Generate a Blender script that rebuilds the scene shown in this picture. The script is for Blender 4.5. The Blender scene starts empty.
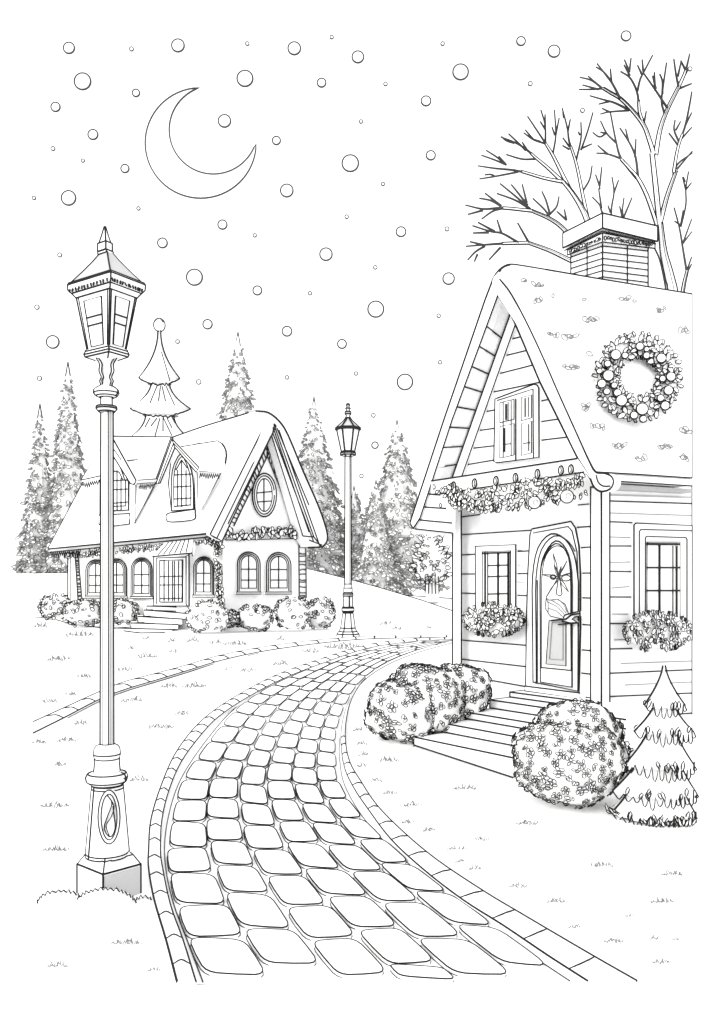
import bpy, math, random
from mathutils import Vector as V
R = math.radians
scene = bpy.context.scene
COL = scene.collection

# ------------------------------------------------------------------ camera, world, sun, exposure
F = 900.0; CX = 362.0; HY = 580.0; CZ = 2.365
cd = bpy.data.cameras.new('camera'); cam = bpy.data.objects.new('camera', cd); COL.objects.link(cam)
cam.location = (0, 0, CZ); cam.rotation_euler = (R(90), 0, 0)
cd.sensor_fit = 'VERTICAL'; cd.sensor_height = 36; cd.lens = 36*F/1024
cd.shift_y = (HY-512)/1024; cd.clip_end = 6000; cd.clip_start = 0.05
scene.camera = cam
w = bpy.data.worlds.new('World'); scene.world = w; w.use_nodes = True
bg = w.node_tree.nodes['Background']; bg.inputs[0].default_value = (1, 1, 1, 1); bg.inputs[1].default_value = 1.0
sl = bpy.data.lights.new('sun', 'SUN'); sl.energy = 1.3; sl.angle = R(30); sl.color = (1, .99, .97)
so = bpy.data.objects.new('sun', sl); COL.objects.link(so); so.rotation_euler = (R(60), R(-6), R(-30))
scene.view_settings.view_transform = 'Standard'; scene.view_settings.look = 'None'
scene.view_settings.gamma = 1; scene.view_settings.exposure = 0.70
scene.view_settings.use_curve_mapping = False

# ------------------------------------------------------------------ materials
def mat(name, c, c2=None, rough=.8, scale=6, bump=0):
    m = bpy.data.materials.new(name); m.use_nodes = True
    nt = m.node_tree; b = nt.nodes['Principled BSDF']; b.inputs['Roughness'].default_value = rough
    b.inputs['Specular IOR Level'].default_value = .12
    tc = nt.nodes.new('ShaderNodeTexCoord')
    n = nt.nodes.new('ShaderNodeTexNoise'); n.inputs['Scale'].default_value = scale; n.inputs['Detail'].default_value = 5
    nt.links.new(tc.outputs['Object'], n.inputs['Vector'])
    r = nt.nodes.new('ShaderNodeValToRGB')
    r.color_ramp.elements[0].position = .3; r.color_ramp.elements[1].position = .7
    r.color_ramp.elements[0].color = (*([c2 if c2 else c]*3), 1); r.color_ramp.elements[1].color = (*([c]*3), 1)
    nt.links.new(n.outputs['Fac'], r.inputs['Fac']); nt.links.new(r.outputs['Color'], b.inputs['Base Color'])
    if bump:
        bp = nt.nodes.new('ShaderNodeBump'); bp.inputs['Strength'].default_value = bump; bp.inputs['Distance'].default_value = .01
        nt.links.new(n.outputs['Fac'], bp.inputs['Height']); nt.links.new(bp.outputs['Normal'], b.inputs['Normal'])
    return m
MATS = [mat('white_plaster', .90, .875), mat('dark_ink_edge', .016, .010), mat('grey_pencil_edge', .23, .18),
        mat('pale_grey_shading', .46, .43), mat('pane_white', .88, .86, .3), mat('mid_grey_line', .05, .035),  # the pale grey carries painted shading of lantern roofs, plinth and door
        mat('grey_shading_and_bark', .42, .38), mat('snow', .93, .90, .9, 2, .05), mat('light_pencil_edge', .42, .36)]  # the grey stripe tone is painted shading, and conifer bark
WH, INK, GREY, PALE, PANE, MID, STR, SNOW, LITE = range(9)

# ------------------------------------------------------------------ geometry helpers
def P(px, py, Y): return V(((px-CX)*Y/F, Y, (HY-py)*Y/F + CZ))
CAM = V((0, 0, CZ))
class Plane:
    def __init__(s, p, n):
        n = n.normalized()
        if n.dot(CAM-p) < 0: n = -n
        s.p = p; s.n = n
    def at(s, px, py, off=0):
        d = V(((px-CX)/F, 1, (HY-py)/F))
        t = (s.p + s.n*off - CAM).dot(s.n)/d.dot(s.n)
        return CAM + d*t
    def pts(s, L, off=0): return [s.at(x, y, off) for x, y in L]
    def shifted(s, off): return Plane(s.p + s.n*off, s.n)
def plane_v(xa, Ya, xb, Yb):
    a = P(xa, HY, Ya); b = P(xb, HY, Yb); return Plane(a, (b-a).cross(V((0, 0, 1))))
def plane3(a, b, c):
    a, b, c = P(*a), P(*b), P(*c); return Plane(a, (b-a).cross(c-a))
def GP(px, py, h=0.0):                      # picture point on the ground (rising slope, then a level terrace)
    if py >= 636: Y = (2.99-h)*F/(py-HY+82.8)
    else: Y = (1.207-h)*F/(py-HY)
    return P(px, py, Y)
def gz(Y):
    if Y < -12: Y = -12
    return CZ-2.99+.092*Y if Y < 19.38 else CZ-1.207
WS = 1.42                                    # overall weight of the dark edge lines
def facing(c): d = (c-CAM).normalized(); u = d.cross(V((0, 0, 1))).normalized(); return u, u.cross(d)
def disc(c, r, n=22, rz=None):
    u, v = facing(c); return [c+u*math.cos(2*math.pi*i/n)*r+v*math.sin(2*math.pi*i/n)*(rz or r) for i in range(n)]
class MB:
    def __init__(s): s.v = []; s.f = []; s.m = []
    def add(s, vs, fs, m=WH):
        o = len(s.v); s.v += [tuple(p) for p in vs]
        for f in fs: s.f.append([i+o for i in f]); s.m.append(m)
    def poly(s, pts, m=WH): s.add(pts, [list(range(len(pts)))], m)
    def prism(s, pts, vec, m=WH):
        n = len(pts); vs = list(pts)+[p+vec for p in pts]
        s.add(vs, [list(range(n)), list(range(2*n-1, n-1, -1))]+[[i, (i+1) % n, (i+1) % n+n, i+n] for i in range(n)], m)
    def tube(s, pts, r, m=INK, closed=False, k=4, r2=None):
        n = len(pts)
        if n < 2: return
        vs = []; nrm = None
        for i, p in enumerate(pts):
            if closed: t = pts[(i+1) % n]-pts[i-1]
            else: t = pts[min(i+1, n-1)]-pts[max(i-1, 0)]
            if t.length < 1e-9: t = V((0, 0, 1))
            t.normalize()
            if nrm is None:
                ref = V((0, 1, 0)) if abs(t.y) < .9 else V((1, 0, 0)); nrm = t.cross(ref)
            nrm = nrm - t*nrm.dot(t)
            if nrm.length < 1e-6: nrm = t.orthogonal()
            nrm.normalize(); b = t.cross(nrm)
            rr = r if r2 is None else r+(r2-r)*i/(n-1)
            for j in range(k):
                a = 2*math.pi*(j+.5)/k; vs.append(p+nrm*math.cos(a)*rr+b*math.sin(a)*rr)
        fs = []
        for i in range(n if closed else n-1):
            i2 = (i+1) % n
            for j in range(k): fs.append([i*k+j, i*k+(j+1) % k, i2*k+(j+1) % k, i2*k+j])
        if not closed: fs += [list(range(k-1, -1, -1)), [(n-1)*k+j for j in range(k)]]
        s.add(vs, fs, m)
    def ink(s, pts, w=1.4, m=INK, closed=False, k=4, w2=None):
        Ym = sum(p.y for p in pts)/len(pts)
        s.tube(pts, w*WS*Ym/F/2, m, closed, k, None if w2 is None else w2*WS*Ym/F/2)
    def slab(s, pts, vec, m=WH, w=1.4, im=INK):
        s.prism(pts, vec, m)
        if w: s.ink(pts, w, im, True)
    def build(s, name, parent=None, loc=None, smooth=False):
        base = WL[parent] if parent else V(loc if loc else (0, 0, 0))
        me = bpy.data.meshes.new(name); me.from_pydata([tuple(V(p)-base) for p in s.v], [], s.f)
        used = sorted(set(s.m))
        for i in used: me.materials.append(MATS[i])
        idx = {u: k for k, u in enumerate(used)}
        me.polygons.foreach_set('material_index', [idx[i] for i in s.m])
        if smooth: me.polygons.foreach_set('use_smooth', [i in (WH, SNOW) for i in s.m])
        me.update()
        o = bpy.data.objects.new(name, me); COL.objects.link(o)
        if parent: o.parent = parent
        else: o.location = base
        WL[o] = base
        return o
WL = {}
def thing(name, label, cat, loc, group=None):
    o = bpy.data.objects.new(name, None); COL.objects.link(o); o.location = loc; WL[o] = V(loc); o.empty_display_size = .1
    tag(o, label, cat, group); return o
def tag(o, label, cat, group=None):
    o['label'] = label; o['category'] = cat
    if group: o['group'] = group
    return o
def struct(o, label=None):
    o['kind'] = 'structure'
    if label: o['label'] = label
    return o
def arch(x0, x1, yt, yb, n=10, dy=0):       # round-headed opening, dy = rise of right side
    r = (x1-x0)/2; cx = (x0+x1)/2; L = [(x0, yb)]
    for i in range(n+1):
        a = math.pi*(1-i/n); L.append((cx+r*math.cos(a), yt+r*1.05-r*1.05*math.sin(a)+dy*(i/n)))
    L.append((x1, yb+dy)); return L
def ell(cx, cy, rx, ry, n=20): return [(cx+rx*math.cos(2*math.pi*i/n), cy+ry*math.sin(2*math.pi*i/n)) for i in range(n)]
def lerp(a, b, t): return a+(b-a)*t
def cr(pts, n):                              # Catmull-Rom resample
    out = []; P4 = [pts[0]*2-pts[1]]+list(pts)+[pts[-1]*2-pts[-2]]; S = len(pts)-1
    for i in range(n+1):
        u = i/n*S; k = min(int(u), S-1); t = u-k; a, b, c, d = P4[k:k+4]
        out.append(.5*((2*b)+(c-a)*t+(2*a-5*b+4*c-d)*t*t+(3*b-a-3*c+d)*t**3))
    return out
def smooth2(L, n): return [(p.x, p.y) for p in cr([V((x, y, 0)) for x, y in L], n)]
def ladder(mb, pl, a0, a1, b0, b1, n, rnd, w=.9, off=.02):   # a strip of small stones between two edges
    A = [V((*a0, 0)), V((*a1, 0))]; B = [V((*b0, 0)), V((*b1, 0))]
    mb.ink(pl.pts([a0, a1], off), w, MID); mb.ink(pl.pts([b0, b1], off), w, MID)
    for i in range(n):
        t = (i+.5+rnd.uniform(-.25, .25))/n; p = A[0].lerp(A[1], t); q = B[0].lerp(B[1], t+rnd.uniform(-.3, .3)/n)
        m = (p+q)/2+V((rnd.uniform(-.5, .5), rnd.uniform(-.8, .8), 0))
        mb.ink(pl.pts([(p.x, p.y), (m.x, m.y), (q.x, q.y)], off), w, MID, k=3)
def curl(mb, c, u, v, s, rnd, w=.9, m=INK, fill=None):        # one small outlined leaf or loop
    a0 = rnd.uniform(0, 6.28); e = rnd.uniform(.45, .8); pts = []
    ca, sa = math.cos(a0), math.sin(a0)
    for i in range(7):
        a = 2*math.pi*i/7; x = math.cos(a)*s*(1.25 if i == 0 else 1); y = math.sin(a)*s*e
        pts.append(c+u*(x*ca-y*sa)+v*(x*sa+y*ca))
    if fill is not None: mb.poly(pts, fill)
    mb.ink(pts, w, m, True, 3)
def leaf(mb, c, d, side, L, W, w=.9, m=INK, fill=WH):
    pts = [c, c+d*L*.3+side*W, c+d*L*.65+side*W*.9, c+d*L, c+d*L*.65-side*W*.9, c+d*L*.3-side*W]
    if fill is not None: mb.poly(pts, fill)
    mb.ink(pts, w, m, True, 3)
def lump(n, sd): return (1+.055*math.sin(4.3*n.x+2.1*n.z+sd)+.04*math.sin(7.7*n.z-3*n.y+sd*2)+.025*math.sin(11*n.x+5*n.y+sd*3))*(1+.10*max(0, -n.z)*(1-abs(n.z)))
def ellipsoid(mb, c, rx, ry, rz, nu=20, nv=12, m=WH, rnd=None, j=0, sd=None):
    vs = []; fs = []
    for i in range(nv+1):
        t = math.pi*i/nv
        for k in range(nu):
            a = 2*math.pi*k/nu; q = 1+(rnd.uniform(-j, j) if rnd else 0)
            if sd is not None: q *= lump(V((math.cos(a)*math.sin(t), math.sin(a)*math.sin(t), math.cos(t))), sd)
            vs.append(c+V((math.cos(a)*math.sin(t)*rx*q, math.sin(a)*math.sin(t)*ry*q, math.cos(t)*rz*q)))
    for i in range(nv):
        for k in range(nu): fs.append([i*nu+k, i*nu+(k+1) % nu, (i+1)*nu+(k+1) % nu, (i+1)*nu+k])
    mb.add(vs, fs, m)
def lathe(mb, px, Y, levels, n=20, rot=0, m=WH, rings=None, edges=None, w=1.3, sx=1.0, sh=0.0):
    """levels: (picture y on the axis, radius in px).  edges: angles in degrees that carry a dark edge line"""
    vs = []; prof = []
    for py, r in levels:
        c = P(px, py, Y); rr = r*Y/F; prof.append((c, rr))
        for k in range(n):
            a = rot+2*math.pi*k/n; vs.append(c+V((math.cos(a)*rr*sx-sh*math.sin(a)*rr, math.sin(a)*rr, 0)))
    L = len(levels); fs = [[k for k in range(n)], [(L-1)*n+k for k in range(n)][::-1]]
    for i in range(L-1):
        for k in range(n): fs.append([i*n+k, i*n+(k+1) % n, (i+1)*n+(k+1) % n, (i+1)*n+k])
    mb.add(vs, fs, m)
    phi = math.degrees(math.atan((CX-px)/F)) if n > 8 else 0
    def at(i, a): c, rr = prof[i]; return c+V((math.cos(a)*rr*sx-sh*math.sin(a)*rr, math.sin(a)*rr, 0))
    for i in (range(L) if rings is None else rings):
        if prof[i][1] > 1e-4:
            k = n if n <= 8 else 24
            mb.ink([at(i, rot+2*math.pi*j/k) for j in range(k)], w, INK, True)
    for a in (edges if edges is not None else (0, 180)):
        mb.ink([at(i, R(a+(phi if a in (0, 180) else 0))) for i in range(L)], w*(1.3 if phi else 1))
def scribble(mb, pl, L, half, n, size, rnd, w=.8, m=INK, off=(.01, .06), fill=WH):   # leaf mass along a picture line
    u = pl.n.cross(V((0, 0, 1))); u.normalize(); v = pl.n.cross(u)
    for _ in range(n):
        t = rnd.random()*(len(L)-1); k = int(t); f = t-k
        x = lerp(L[k][0], L[k+1][0], f); y = lerp(L[k][1], L[k+1][1], f)
        h = half if not callable(half) else half(t/(len(L)-1))
        a = rnd.uniform(0, 6.28); q = math.sqrt(rnd.random())*h
        c = pl.at(x+math.cos(a)*q, y+math.sin(a)*q, rnd.uniform(*off)); s = size*c.y/F*rnd.uniform(.7, 1.25)
        curl(mb, c, u, v, s, rnd, w, m, fill)

# ================================================================== THE SETTING
# ---- ground: one sheet to the horizon
mb = MB()
ys = [-400, -60, -12]+[-10+i*1.0 for i in range(29)]+[19.38, 20.5, 24, 30, 40, 60, 120, 400, 3000]
xs = [-3000, -400, -100, -40, -20, -10, -5, 0, 5, 10, 20, 40, 100, 400, 3000]
vs = [V((x, y, gz(y))) for y in ys for x in xs]; nx = len(xs)
mb.add(vs, [[j*nx+i, j*nx+i+1, (j+1)*nx+i+1, (j+1)*nx+i] for j in range(len(ys)-1) for i in range(nx-1)], SNOW)
for L in ([(33, 617), (50, 618), (68, 623), (95, 627), (113, 629.5), (140, 633), (165, 632.6)],):
    mb.ink([GP(x, y, .01) for x, y in L], 1.0)
struct(mb.build('ground'), 'white snow-covered ground')
# ---- hills behind
def hill(crest, foot, back, name, inkfrom):
    mb = MB(); rows = []
    for (x, y, Y) in crest:
        c = P(x, y, Y); g = gz(30)-.03
        fx = c.x; rows.append([V((fx, Y-foot, g)), V((fx, Y-foot*.5, lerp(g, c.z, .62))), c, V((fx, Y+back*.5, lerp(g, c.z, .5))), V((fx, Y+back, g))])
    n = 5; vs = [p for r in rows for p in r]
    mb.add(vs, [[i*n+j, (i+1)*n+j, (i+1)*n+j+1, i*n+j+1] for i in range(len(rows)-1) for j in range(n-1)], SNOW)
    mb.ink([r[2] for r in rows[inkfrom:]], 1.5)
    o = struct(mb.build(name)); return o
hill([(-900, 590, 42), (-300, 574, 42), (-100, 574, 41), (33, 573.5, 40), (68, 573, 40), (200, 571, 39), (300, 568, 38), (312, 570, 38), (345, 578.5, 37), (378, 587.5, 36), (420, 600, 34.5), (458, 613, 33), (500, 616, 33)], 9, 8, 'snowy_hill', 3)
hill([(330, 606, 42), (400, 594.6, 42), (412, 596, 42), (456, 599, 42), (620, 603, 42)], 2.5, 5, 'snowy_hill', 1)

# ---- cobbled path
ST = [((207, 985), (574, 985)), ((180, 925), (492, 925)), ((168, 870), (422, 873)), ((168, 838), (386, 842)), ((176, 802), (356, 810)),
      ((187, 775), (341, 784)), ((212, 739), (337.5, 757)), ((237, 711), (339, 732)), ((264, 692), (347, 706)), ((300, 674.5), (361, 684)),
      ((340, 658), (384, 666)), ((385, 647), (414, 653)), ((420, 642), (440, 646.3)), ((453, 639.5), (459, 643))]
LS = [GP(*a) for a, b in ST]; RS = [GP(*b) for a, b in ST]
N = 400; LC = cr(LS, N); RC = cr(RS, N)
cum = [0]
for i in range(N): cum.append(cum[-1]+((LC[i+1]+RC[i+1])/2-(LC[i]+RC[i])/2).length)
def path_pt(s, u, h=0):
    s = max(0, min(cum[-1], s)); lo, hi = 0, N
    while hi-lo > 1:
        mid = (lo+hi)//2
        if cum[mid] <= s: lo = mid
        else: hi = mid
    t = (s-cum[lo])/max(1e-9, cum[hi]-cum[lo]); a = LC[lo].lerp(LC[hi], t); b = RC[lo].lerp(RC[hi], t)
    p = a.lerp(b, u); p.z = gz(p.y)+h; return p
rnd = random.Random(4)
mb = MB()
vs = []
for i in range(0, N+1, 4):
    for u in (-.03, .5, 1.03):
        p = LC[i].lerp(RC[i], u); p.z = gz(p.y)+.006; vs.append(p)
k = len(vs)//3
mb.add(vs, [[i*3+j, i*3+j+1, (i+1)*3+j+1, (i+1)*3+j] for i in range(k-1) for j in range(2)], SNOW)
s = .06; row = 0
NC = 6
ucuts = [0.0, .18, .355, .525, .69, .85, .99]
total = cum[-1]
for c in range(NC):
    s = -.35 if c % 2 else .05
    while s < total-.3:
        Yc = path_pt(s, .5).y
        pitch = .56+.012*max(0, Yc-7)*1.5
        pitch *= rnd.uniform(.93, 1.07)
        s0, s1 = s+.018, s+pitch-.018; s += pitch
        if s1 < .18: continue
        s0 = max(s0, .02)
        u0 = ucuts[c]+.007+rnd.uniform(-.006, .006); u1 = ucuts[c+1]-.007+rnd.uniform(-.006, .006)
        tilt = rnd.uniform(-.05, .05)*pitch
        pts = []; low = []
        NP = 20 if Yc < 13 else 12
        for i in range(NP):
            a = 2*math.pi*i/NP; ex = .42 if Yc < 14 else .3
            cx = math.copysign(abs(math.cos(a))**ex, math.cos(a)); sy = math.copysign(abs(math.sin(a))**ex, math.sin(a))
            um = (u0+u1)/2; uh = (u1-u0)/2; sm = (s0+s1)/2; sh = (s1-s0)/2
            ss = sm+sh*sy+tilt*cx
            pts.append(path_pt(ss, um+uh*cx, .035)); low.append(path_pt(ss-.006*sy, um+uh*1.03*cx, .008))
        mb.prism(pts, V((0, 0, -.03)), SNOW)
        wd = 1.15 if Yc < 11 else .95
        mb.ink(pts, wd, INK if Yc < 9 else MID, True, 4 if Yc < 10 else 3)
        if Yc < 10:
            mb.ink(low, .8, MID, True, 3)
struct(mb.build('cobbled_path'), 'cobbled garden path curving uphill')
# ---- kerbs
def kerb(outer, inner, step, name, h=.07, tick_from=0, extra=None, w=1.2, drop=.06):
    mb = MB(); n = 60
    O = cr([GP(x, y, h) for x, y in outer], n); I = cr([GP(x, y, h*.8) for x, y in inner], n)
    prof = []
    for i in range(n+1):
        a, b = O[i], I[i]; m = a.lerp(b, .5)+V((0, 0, .02)); la = V((a.x, a.y, gz(a.y)-.02)); lb = V((b.x, b.y, gz(b.y)-.02))
        prof.append([la, a, m, b, lb])
    vs = [p for r in prof for p in r]
    mb.add(vs, [[i*5+j, i*5+j+1, (i+1)*5+j+1, (i+1)*5+j] for i in range(n) for j in range(4)], SNOW)
    for r in (prof[0], prof[-1]): mb.poly(r, SNOW)
    mb.ink(O, w*.85); mb.ink(I, w*.7)
    acc = 0; rn = random.Random(len(outer)); nxt = step*.6
    for i in range(1, n+1):
        seg = (O[i]-O[i-1]).length
        while acc+seg >= nxt:
            t = (nxt-acc)/seg; a = O[i-1].lerp(O[i], t); b = min(I, key=lambda q: (q-a).length); k2 = I.index(b); nb = I[min(n, k2+1)] if k2 < n else I[k2]; pb = I[max(0, k2-1)]; b = min([b.lerp(nb, z_/5) for z_ in range(5)]+[b.lerp(pb, z_/5) for z_ in range(5)], key=lambda q: (q-a).length)
            m = a.lerp(b, .5)+V((0, 0, .024)); bow = (O[i]-O[i-1]).normalized()*(a-b).length*.18
            if i > tick_from: mb.ink(cr([a, m+bow*.8, b], 6), w*.95, INK, False, 4)
            nxt += step*rn.uniform(.85, 1.15)
        acc += seg
    if extra:
        mb.ink([GP(x, y, .01) for x, y in smooth2(extra, 50)], .7, MID)
    return struct(mb.build(name))
kerb([(177, 982), (166, 940), (154, 899), (148.5, 868), (148.5, 850), (151, 819), (161, 786), (174.5, 755), (192.5, 730), (212, 712), (238, 695), (276, 675), (320, 659), (366, 645), (410, 639.6), (453, 637.5)],
     [(196, 982), (183, 940), (170.5, 905), (163, 870), (160.5, 850), (162, 819), (169, 790), (181, 762), (199, 737), (218, 717), (246, 698), (283, 678.5), (324, 662.5), (368, 648), (411, 641.5), (453, 638.8)],
     .36, 'path_kerb', extra=[(203, 982), (189, 945), (174, 905), (166, 870), (165, 838), (172, 802), (184, 773), (208, 738), (234, 709), (262, 690), (298, 672.5)])
kerb([(453, 641), (417, 650.5), (388.4, 662), (366, 677.5), (352, 698), (346, 722), (345.8, 744), (350.4, 763.5), (360, 780), (376.7, 805), (404, 832.6), (437, 860), (483, 890.8), (520, 913), (588, 953), (637, 981)],
     [(453, 642.5), (416, 653), (387, 665), (363.5, 681), (349, 702), (342, 725), (341.3, 747), (345, 769), (354, 788), (366, 806), (390, 838), (422, 868), (462, 899), (503, 925), (549, 956), (588, 981)],
     .38, 'path_kerb', tick_from=22, extra=[(339.5, 738), (339.5, 758), (345, 786), (366, 821), (400, 856), (461, 907), (522, 949), (570, 981)])
kerb([(33, 722), (66, 707), (99, 692), (124, 682), (154, 674), (185, 665.6), (218.7, 655.8), (257.4, 648), (296, 642.5), (333, 638.6), (366, 636.6), (410, 636.3), (453, 636.1)],
     [(33, 733), (66, 716.5), (99, 699.5), (126, 689), (156, 680), (187, 670.5), (220, 660.5), (258, 652), (297, 646), (333, 641.6), (366, 638.9), (410, 637.8), (453, 637.4)],
     .5, 'lane_kerb', h=.05, extra=[(33, 735), (66, 718.5), (99, 701.5), (126, 691), (156, 682), (187, 672.5), (220, 662), (258, 653.5), (297, 647)])

# ---- faint grass blades showing through the snow (nobody could count it)
mb = MB(); rnd = random.Random(11)
TU = [(41,627,14),(80,636,28),(59,660,25),(146,638.5,8),(131,648.5,9),(147,657,22),(172,641,9),(193,641,14),(215,643.5,14),(125,670,18),(174,652,9),(85,677,16),(71,694.6,12),(49,702,17),
 (170,687,18),(195,687,24),(132,701,22),(183,714,14),(82,724,17),(162,728,26),(40,743,16),(68,741,22),(61,765,13),(55,807,29),(140,780,20),(57,850,26),(70,906,22),(105,913,22),(127,944,32),(58,966,22),(155,970,14),
 (281,639,9),(236,645,24),(229,669,8),(248,671,16),(282,664.5,18),(311,652,18),(386,624,12),(398,629,10),(429,628,8),(344,648,40),(359,730,10),(363,744,11),(364,755,12),(363,766,12),(389,761,22),(377,781,12),(390,794,14),
 (412,806,22),(408,823,12),(429,831,14),(465,789,24),(457,849,20),(461,862,10),(475,869,14),(482,840,15),(519,887,18),(558,902,22),(601,866,24),(673,875,22),(663,902,24),(630,917,10),(575,927,12),(614,942,20),(655,939,9),(676,940,8),(662,963,18),(528,824,22)]
for x, y, wd in TU:
    n = max(4, int(wd/1.7)); prev = None
    for i in range(n):
        bx = x-wd/2+wd*i/n+rnd.uniform(-.6, .6); env = 1-abs(2*i/n-1)**1.5
        g = GP(bx, y+rnd.uniform(-1, 1), .004); hgt = (1.2+4.6*env*rnd.uniform(.4, 1))*g.y/F*(wd/22)**.4
        le = rnd.uniform(-.7, .7)*hgt
        tip = g+V((le, 0, hgt)); mid = g.lerp(tip, .5)+V((rnd.uniform(-.15, .15)*hgt, 0, 0))
        mb.ink([g, mid, tip], .85, GREY, False, 3)
        if prev and rnd.random() < .6: mb.ink([prev, g+V((0, 0, hgt*.25))], .65, GREY, False, 3)
        prev = tip if rnd.random() < .5 else g
o = mb.build('frosty_grass'); o['kind'] = 'stuff'; o['label'] = 'faint blades of grass showing through the snow'

# ================================================================== LARGE COTTAGE (right)
rnd = random.Random(21)
WLp = plane_v(590, 11.3, 457, 13.2)           # wall with the door
dL = V((1.47, -1.9, 0)).normalized(); dR = V((.79, .613, 0)).normalized()
cR = P(600, HY, 11.1); WRp = Plane(P(607, HY, 11.25), dR.cross(V((0, 0, 1))))
GLp = WLp.shifted(.42)                         # plane of the verge boards
house = thing('wooden_cottage', 'large clapboard cottage with arched front door and steep snowy gable, right of the path', 'house', (2.9, 11.9, gz(11.5)))
back = -WLp.n*.12
mb = MB()
mb.prism(WLp.pts([(455, 700), (455, 478), (514, 310), (592, 468), (601, 480), (601, 752)]), back)
sid = [((461, 534.7), (590, 526.5)), ((461, 555), (590, 547)), ((461, 574), (590, 573)), ((461, 593), (590, 598)), ((461, 615.5), (590, 625)), ((461, 640), (590, 650.5)), ((461, 659), (590, 674)), ((470, 676.5), (590, 698)),
       ((509.8, 339.5), (521, 336.8)), ((503.9, 356), (526.4, 350.5)), ((497.9, 374), (533, 365)), ((491, 392.5), (541, 382)), ((484, 412), (553, 398.6)), ((477, 430.8), (559, 419)),
       ((470.7, 448.5), (568, 437)), ((465, 465), (540, 452)), ((461, 517), (480, 514.5))]
for a, b in sid: mb.ink(WLp.pts([a, b], .004), 1.2)
mb.ink(WLp.pts([(578, 505), (589, 504)], .004), 1.0)
for y, x0, x1 in ((550, 517, 522), (565, 516, 521), (582, 517, 524)): mb.ink(WLp.pts([(x0, y), (x1, y)], .004), .7, GREY)
# right wall
b2 = -WRp.n*.12
mb.prism(WRp.pts([(601, 480), (692, 480), (692, 728), (601, 752)]), b2)
for a, b in [((609, 501), (692, 503.6)), ((609, 521.7), (632, 522.6)), ((609, 546), (634, 546)), ((609, 571.3), (634, 571.6)), ((609, 597), (634, 597)), ((609, 623.5), (632, 623.3)),
             ((609, 649), (632, 648.5)), ((609, 673.3), (692, 669.7)), ((609, 696.5), (692, 693)), ((609, 719.5), (692, 713)), ((609, 742), (650, 737)), ((688, 565.5), (692, 565.5))]:
    mb.ink(WRp.pts([a, b], .004), 1.2)
for x0, x1, y0, y1 in [(610, 692, 513, 515.5), (611, 630, 537, 537.6), (611, 630, 562.5, 562), (612, 629, 588, 586.5), (612, 628, 614, 614), (614, 626, 640, 639.5), (621, 692, 663.5, 661), (625, 692, 685, 682)]:
    mb.ink(WRp.pts([(x0, y0), (x1, y1)], .004), .8, GREY)
mb.ink(WRp.pts([(611, 495), (692, 497.5)], .004), 1.6, LITE)
mb.ink(WRp.pts([(692, 480), (692, 728)], .004), .8, MID)
# far walls close the building
a = WRp.at(692, HY); dd = (WLp.at(455, HY)-WLp.at(601, HY)); bb = V((a.x, a.y, 0))+V((dd.x, dd.y, 0)); g = gz(11)-.5; t = CZ+1.2
c0 = V((a.x, a.y, 0)); c2 = WLp.at(455, HY); c2 = V((c2.x, c2.y, 0))
mb.add([c0+V((0, 0, g)), bb+V((0, 0, g)), bb+V((0, 0, t)), c0+V((0, 0, t)), c2+V((0, 0, g)), c2+V((0, 0, t))], [[0, 1, 2, 3], [1, 4, 5, 2]])
mb.build('wall', house)
# porch posts
mb = MB()
f1, f2, f3 = P(590.8, 487, 10.98), P(601.4, 487.5, 10.80), P(609.6, 487.5, 10.93)
f4 = f1+(f3-f2)
def post(mb, tops, zb, w=1.5, edges=(0, 1, 2)):
    vs = tops+[V((p.x, p.y, zb)) for p in tops]; n = len(tops)
    mb.add(vs, [list(range(n)), list(range(2*n-1, n-1, -1))]+[[i, (i+1) % n, (i+1) % n+n, i+n] for i in range(n)])
    mb.ink(tops, w, INK, True)
    for i in edges: mb.ink([vs[i], vs[i+n]], w)
post(mb, [f1, f2, f3, f4], gz(10.9)-.05, 1.6)
mb.build('corner_post', house)
mb = MB()
q1, q2 = P(452.6, 500, 13.0), P(461.3, 500, 12.86); q3 = q2+V((.012, .12, 0)); q4 = q1+V((.012, .12, 0))
post(mb, [q1, q2, q3, q4], gz(12.9)-.05, 1.5); mb.build('porch_post', house)
# roof: right slope with thick snow, left slope, verge boards, soffit
RRp = plane3((505, 266, 11.98), (597, 472, 10.72), (692, 478, 11.93))
roof_pts = smooth2([(499, 279), (499.5, 272), (503, 267), (510.5, 264.4)], 6)
roofL = roof_pts+[(545, 269.5), (600, 279), (692, 294), (692, 478), (640, 474.5), (596, 472), (557.5, 391), (524.3, 318)]
mb = MB()
mb.prism(RRp.pts(roofL), -RRp.n*.14, SNOW)
mb.ink(RRp.pts(smooth2([(499.5, 272), (503, 267), (510.5, 264.4), (524, 266), (545, 269.5)], 14)), 1.4)
mb.ink(RRp.pts([(545, 269.5), (600, 279), (692, 294)]), 1.4)
mb.ink(RRp.pts(smooth2([(499.5, 279), (510, 292), (524.3, 318), (541, 353), (557.5, 391), (576, 432), (590, 463), (596, 472)], 24), .012), 1.4)
mb.ink(RRp.pts([(596, 472), (640, 474.5), (692, 478)]), 1.4)
mb.ink(RRp.pts([(692, 294), (692, 478)]), .8, MID)
# left slope: mirror of the right one about the ridge
ap = RRp.at(505, 266); lo = GLp.at(412, 526); ln = dR*2.35
mb.prism([ap+V((0, 0, .02)), lo, lo+ln, ap+ln], V((0, 0, -.12)), SNOW)
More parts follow.
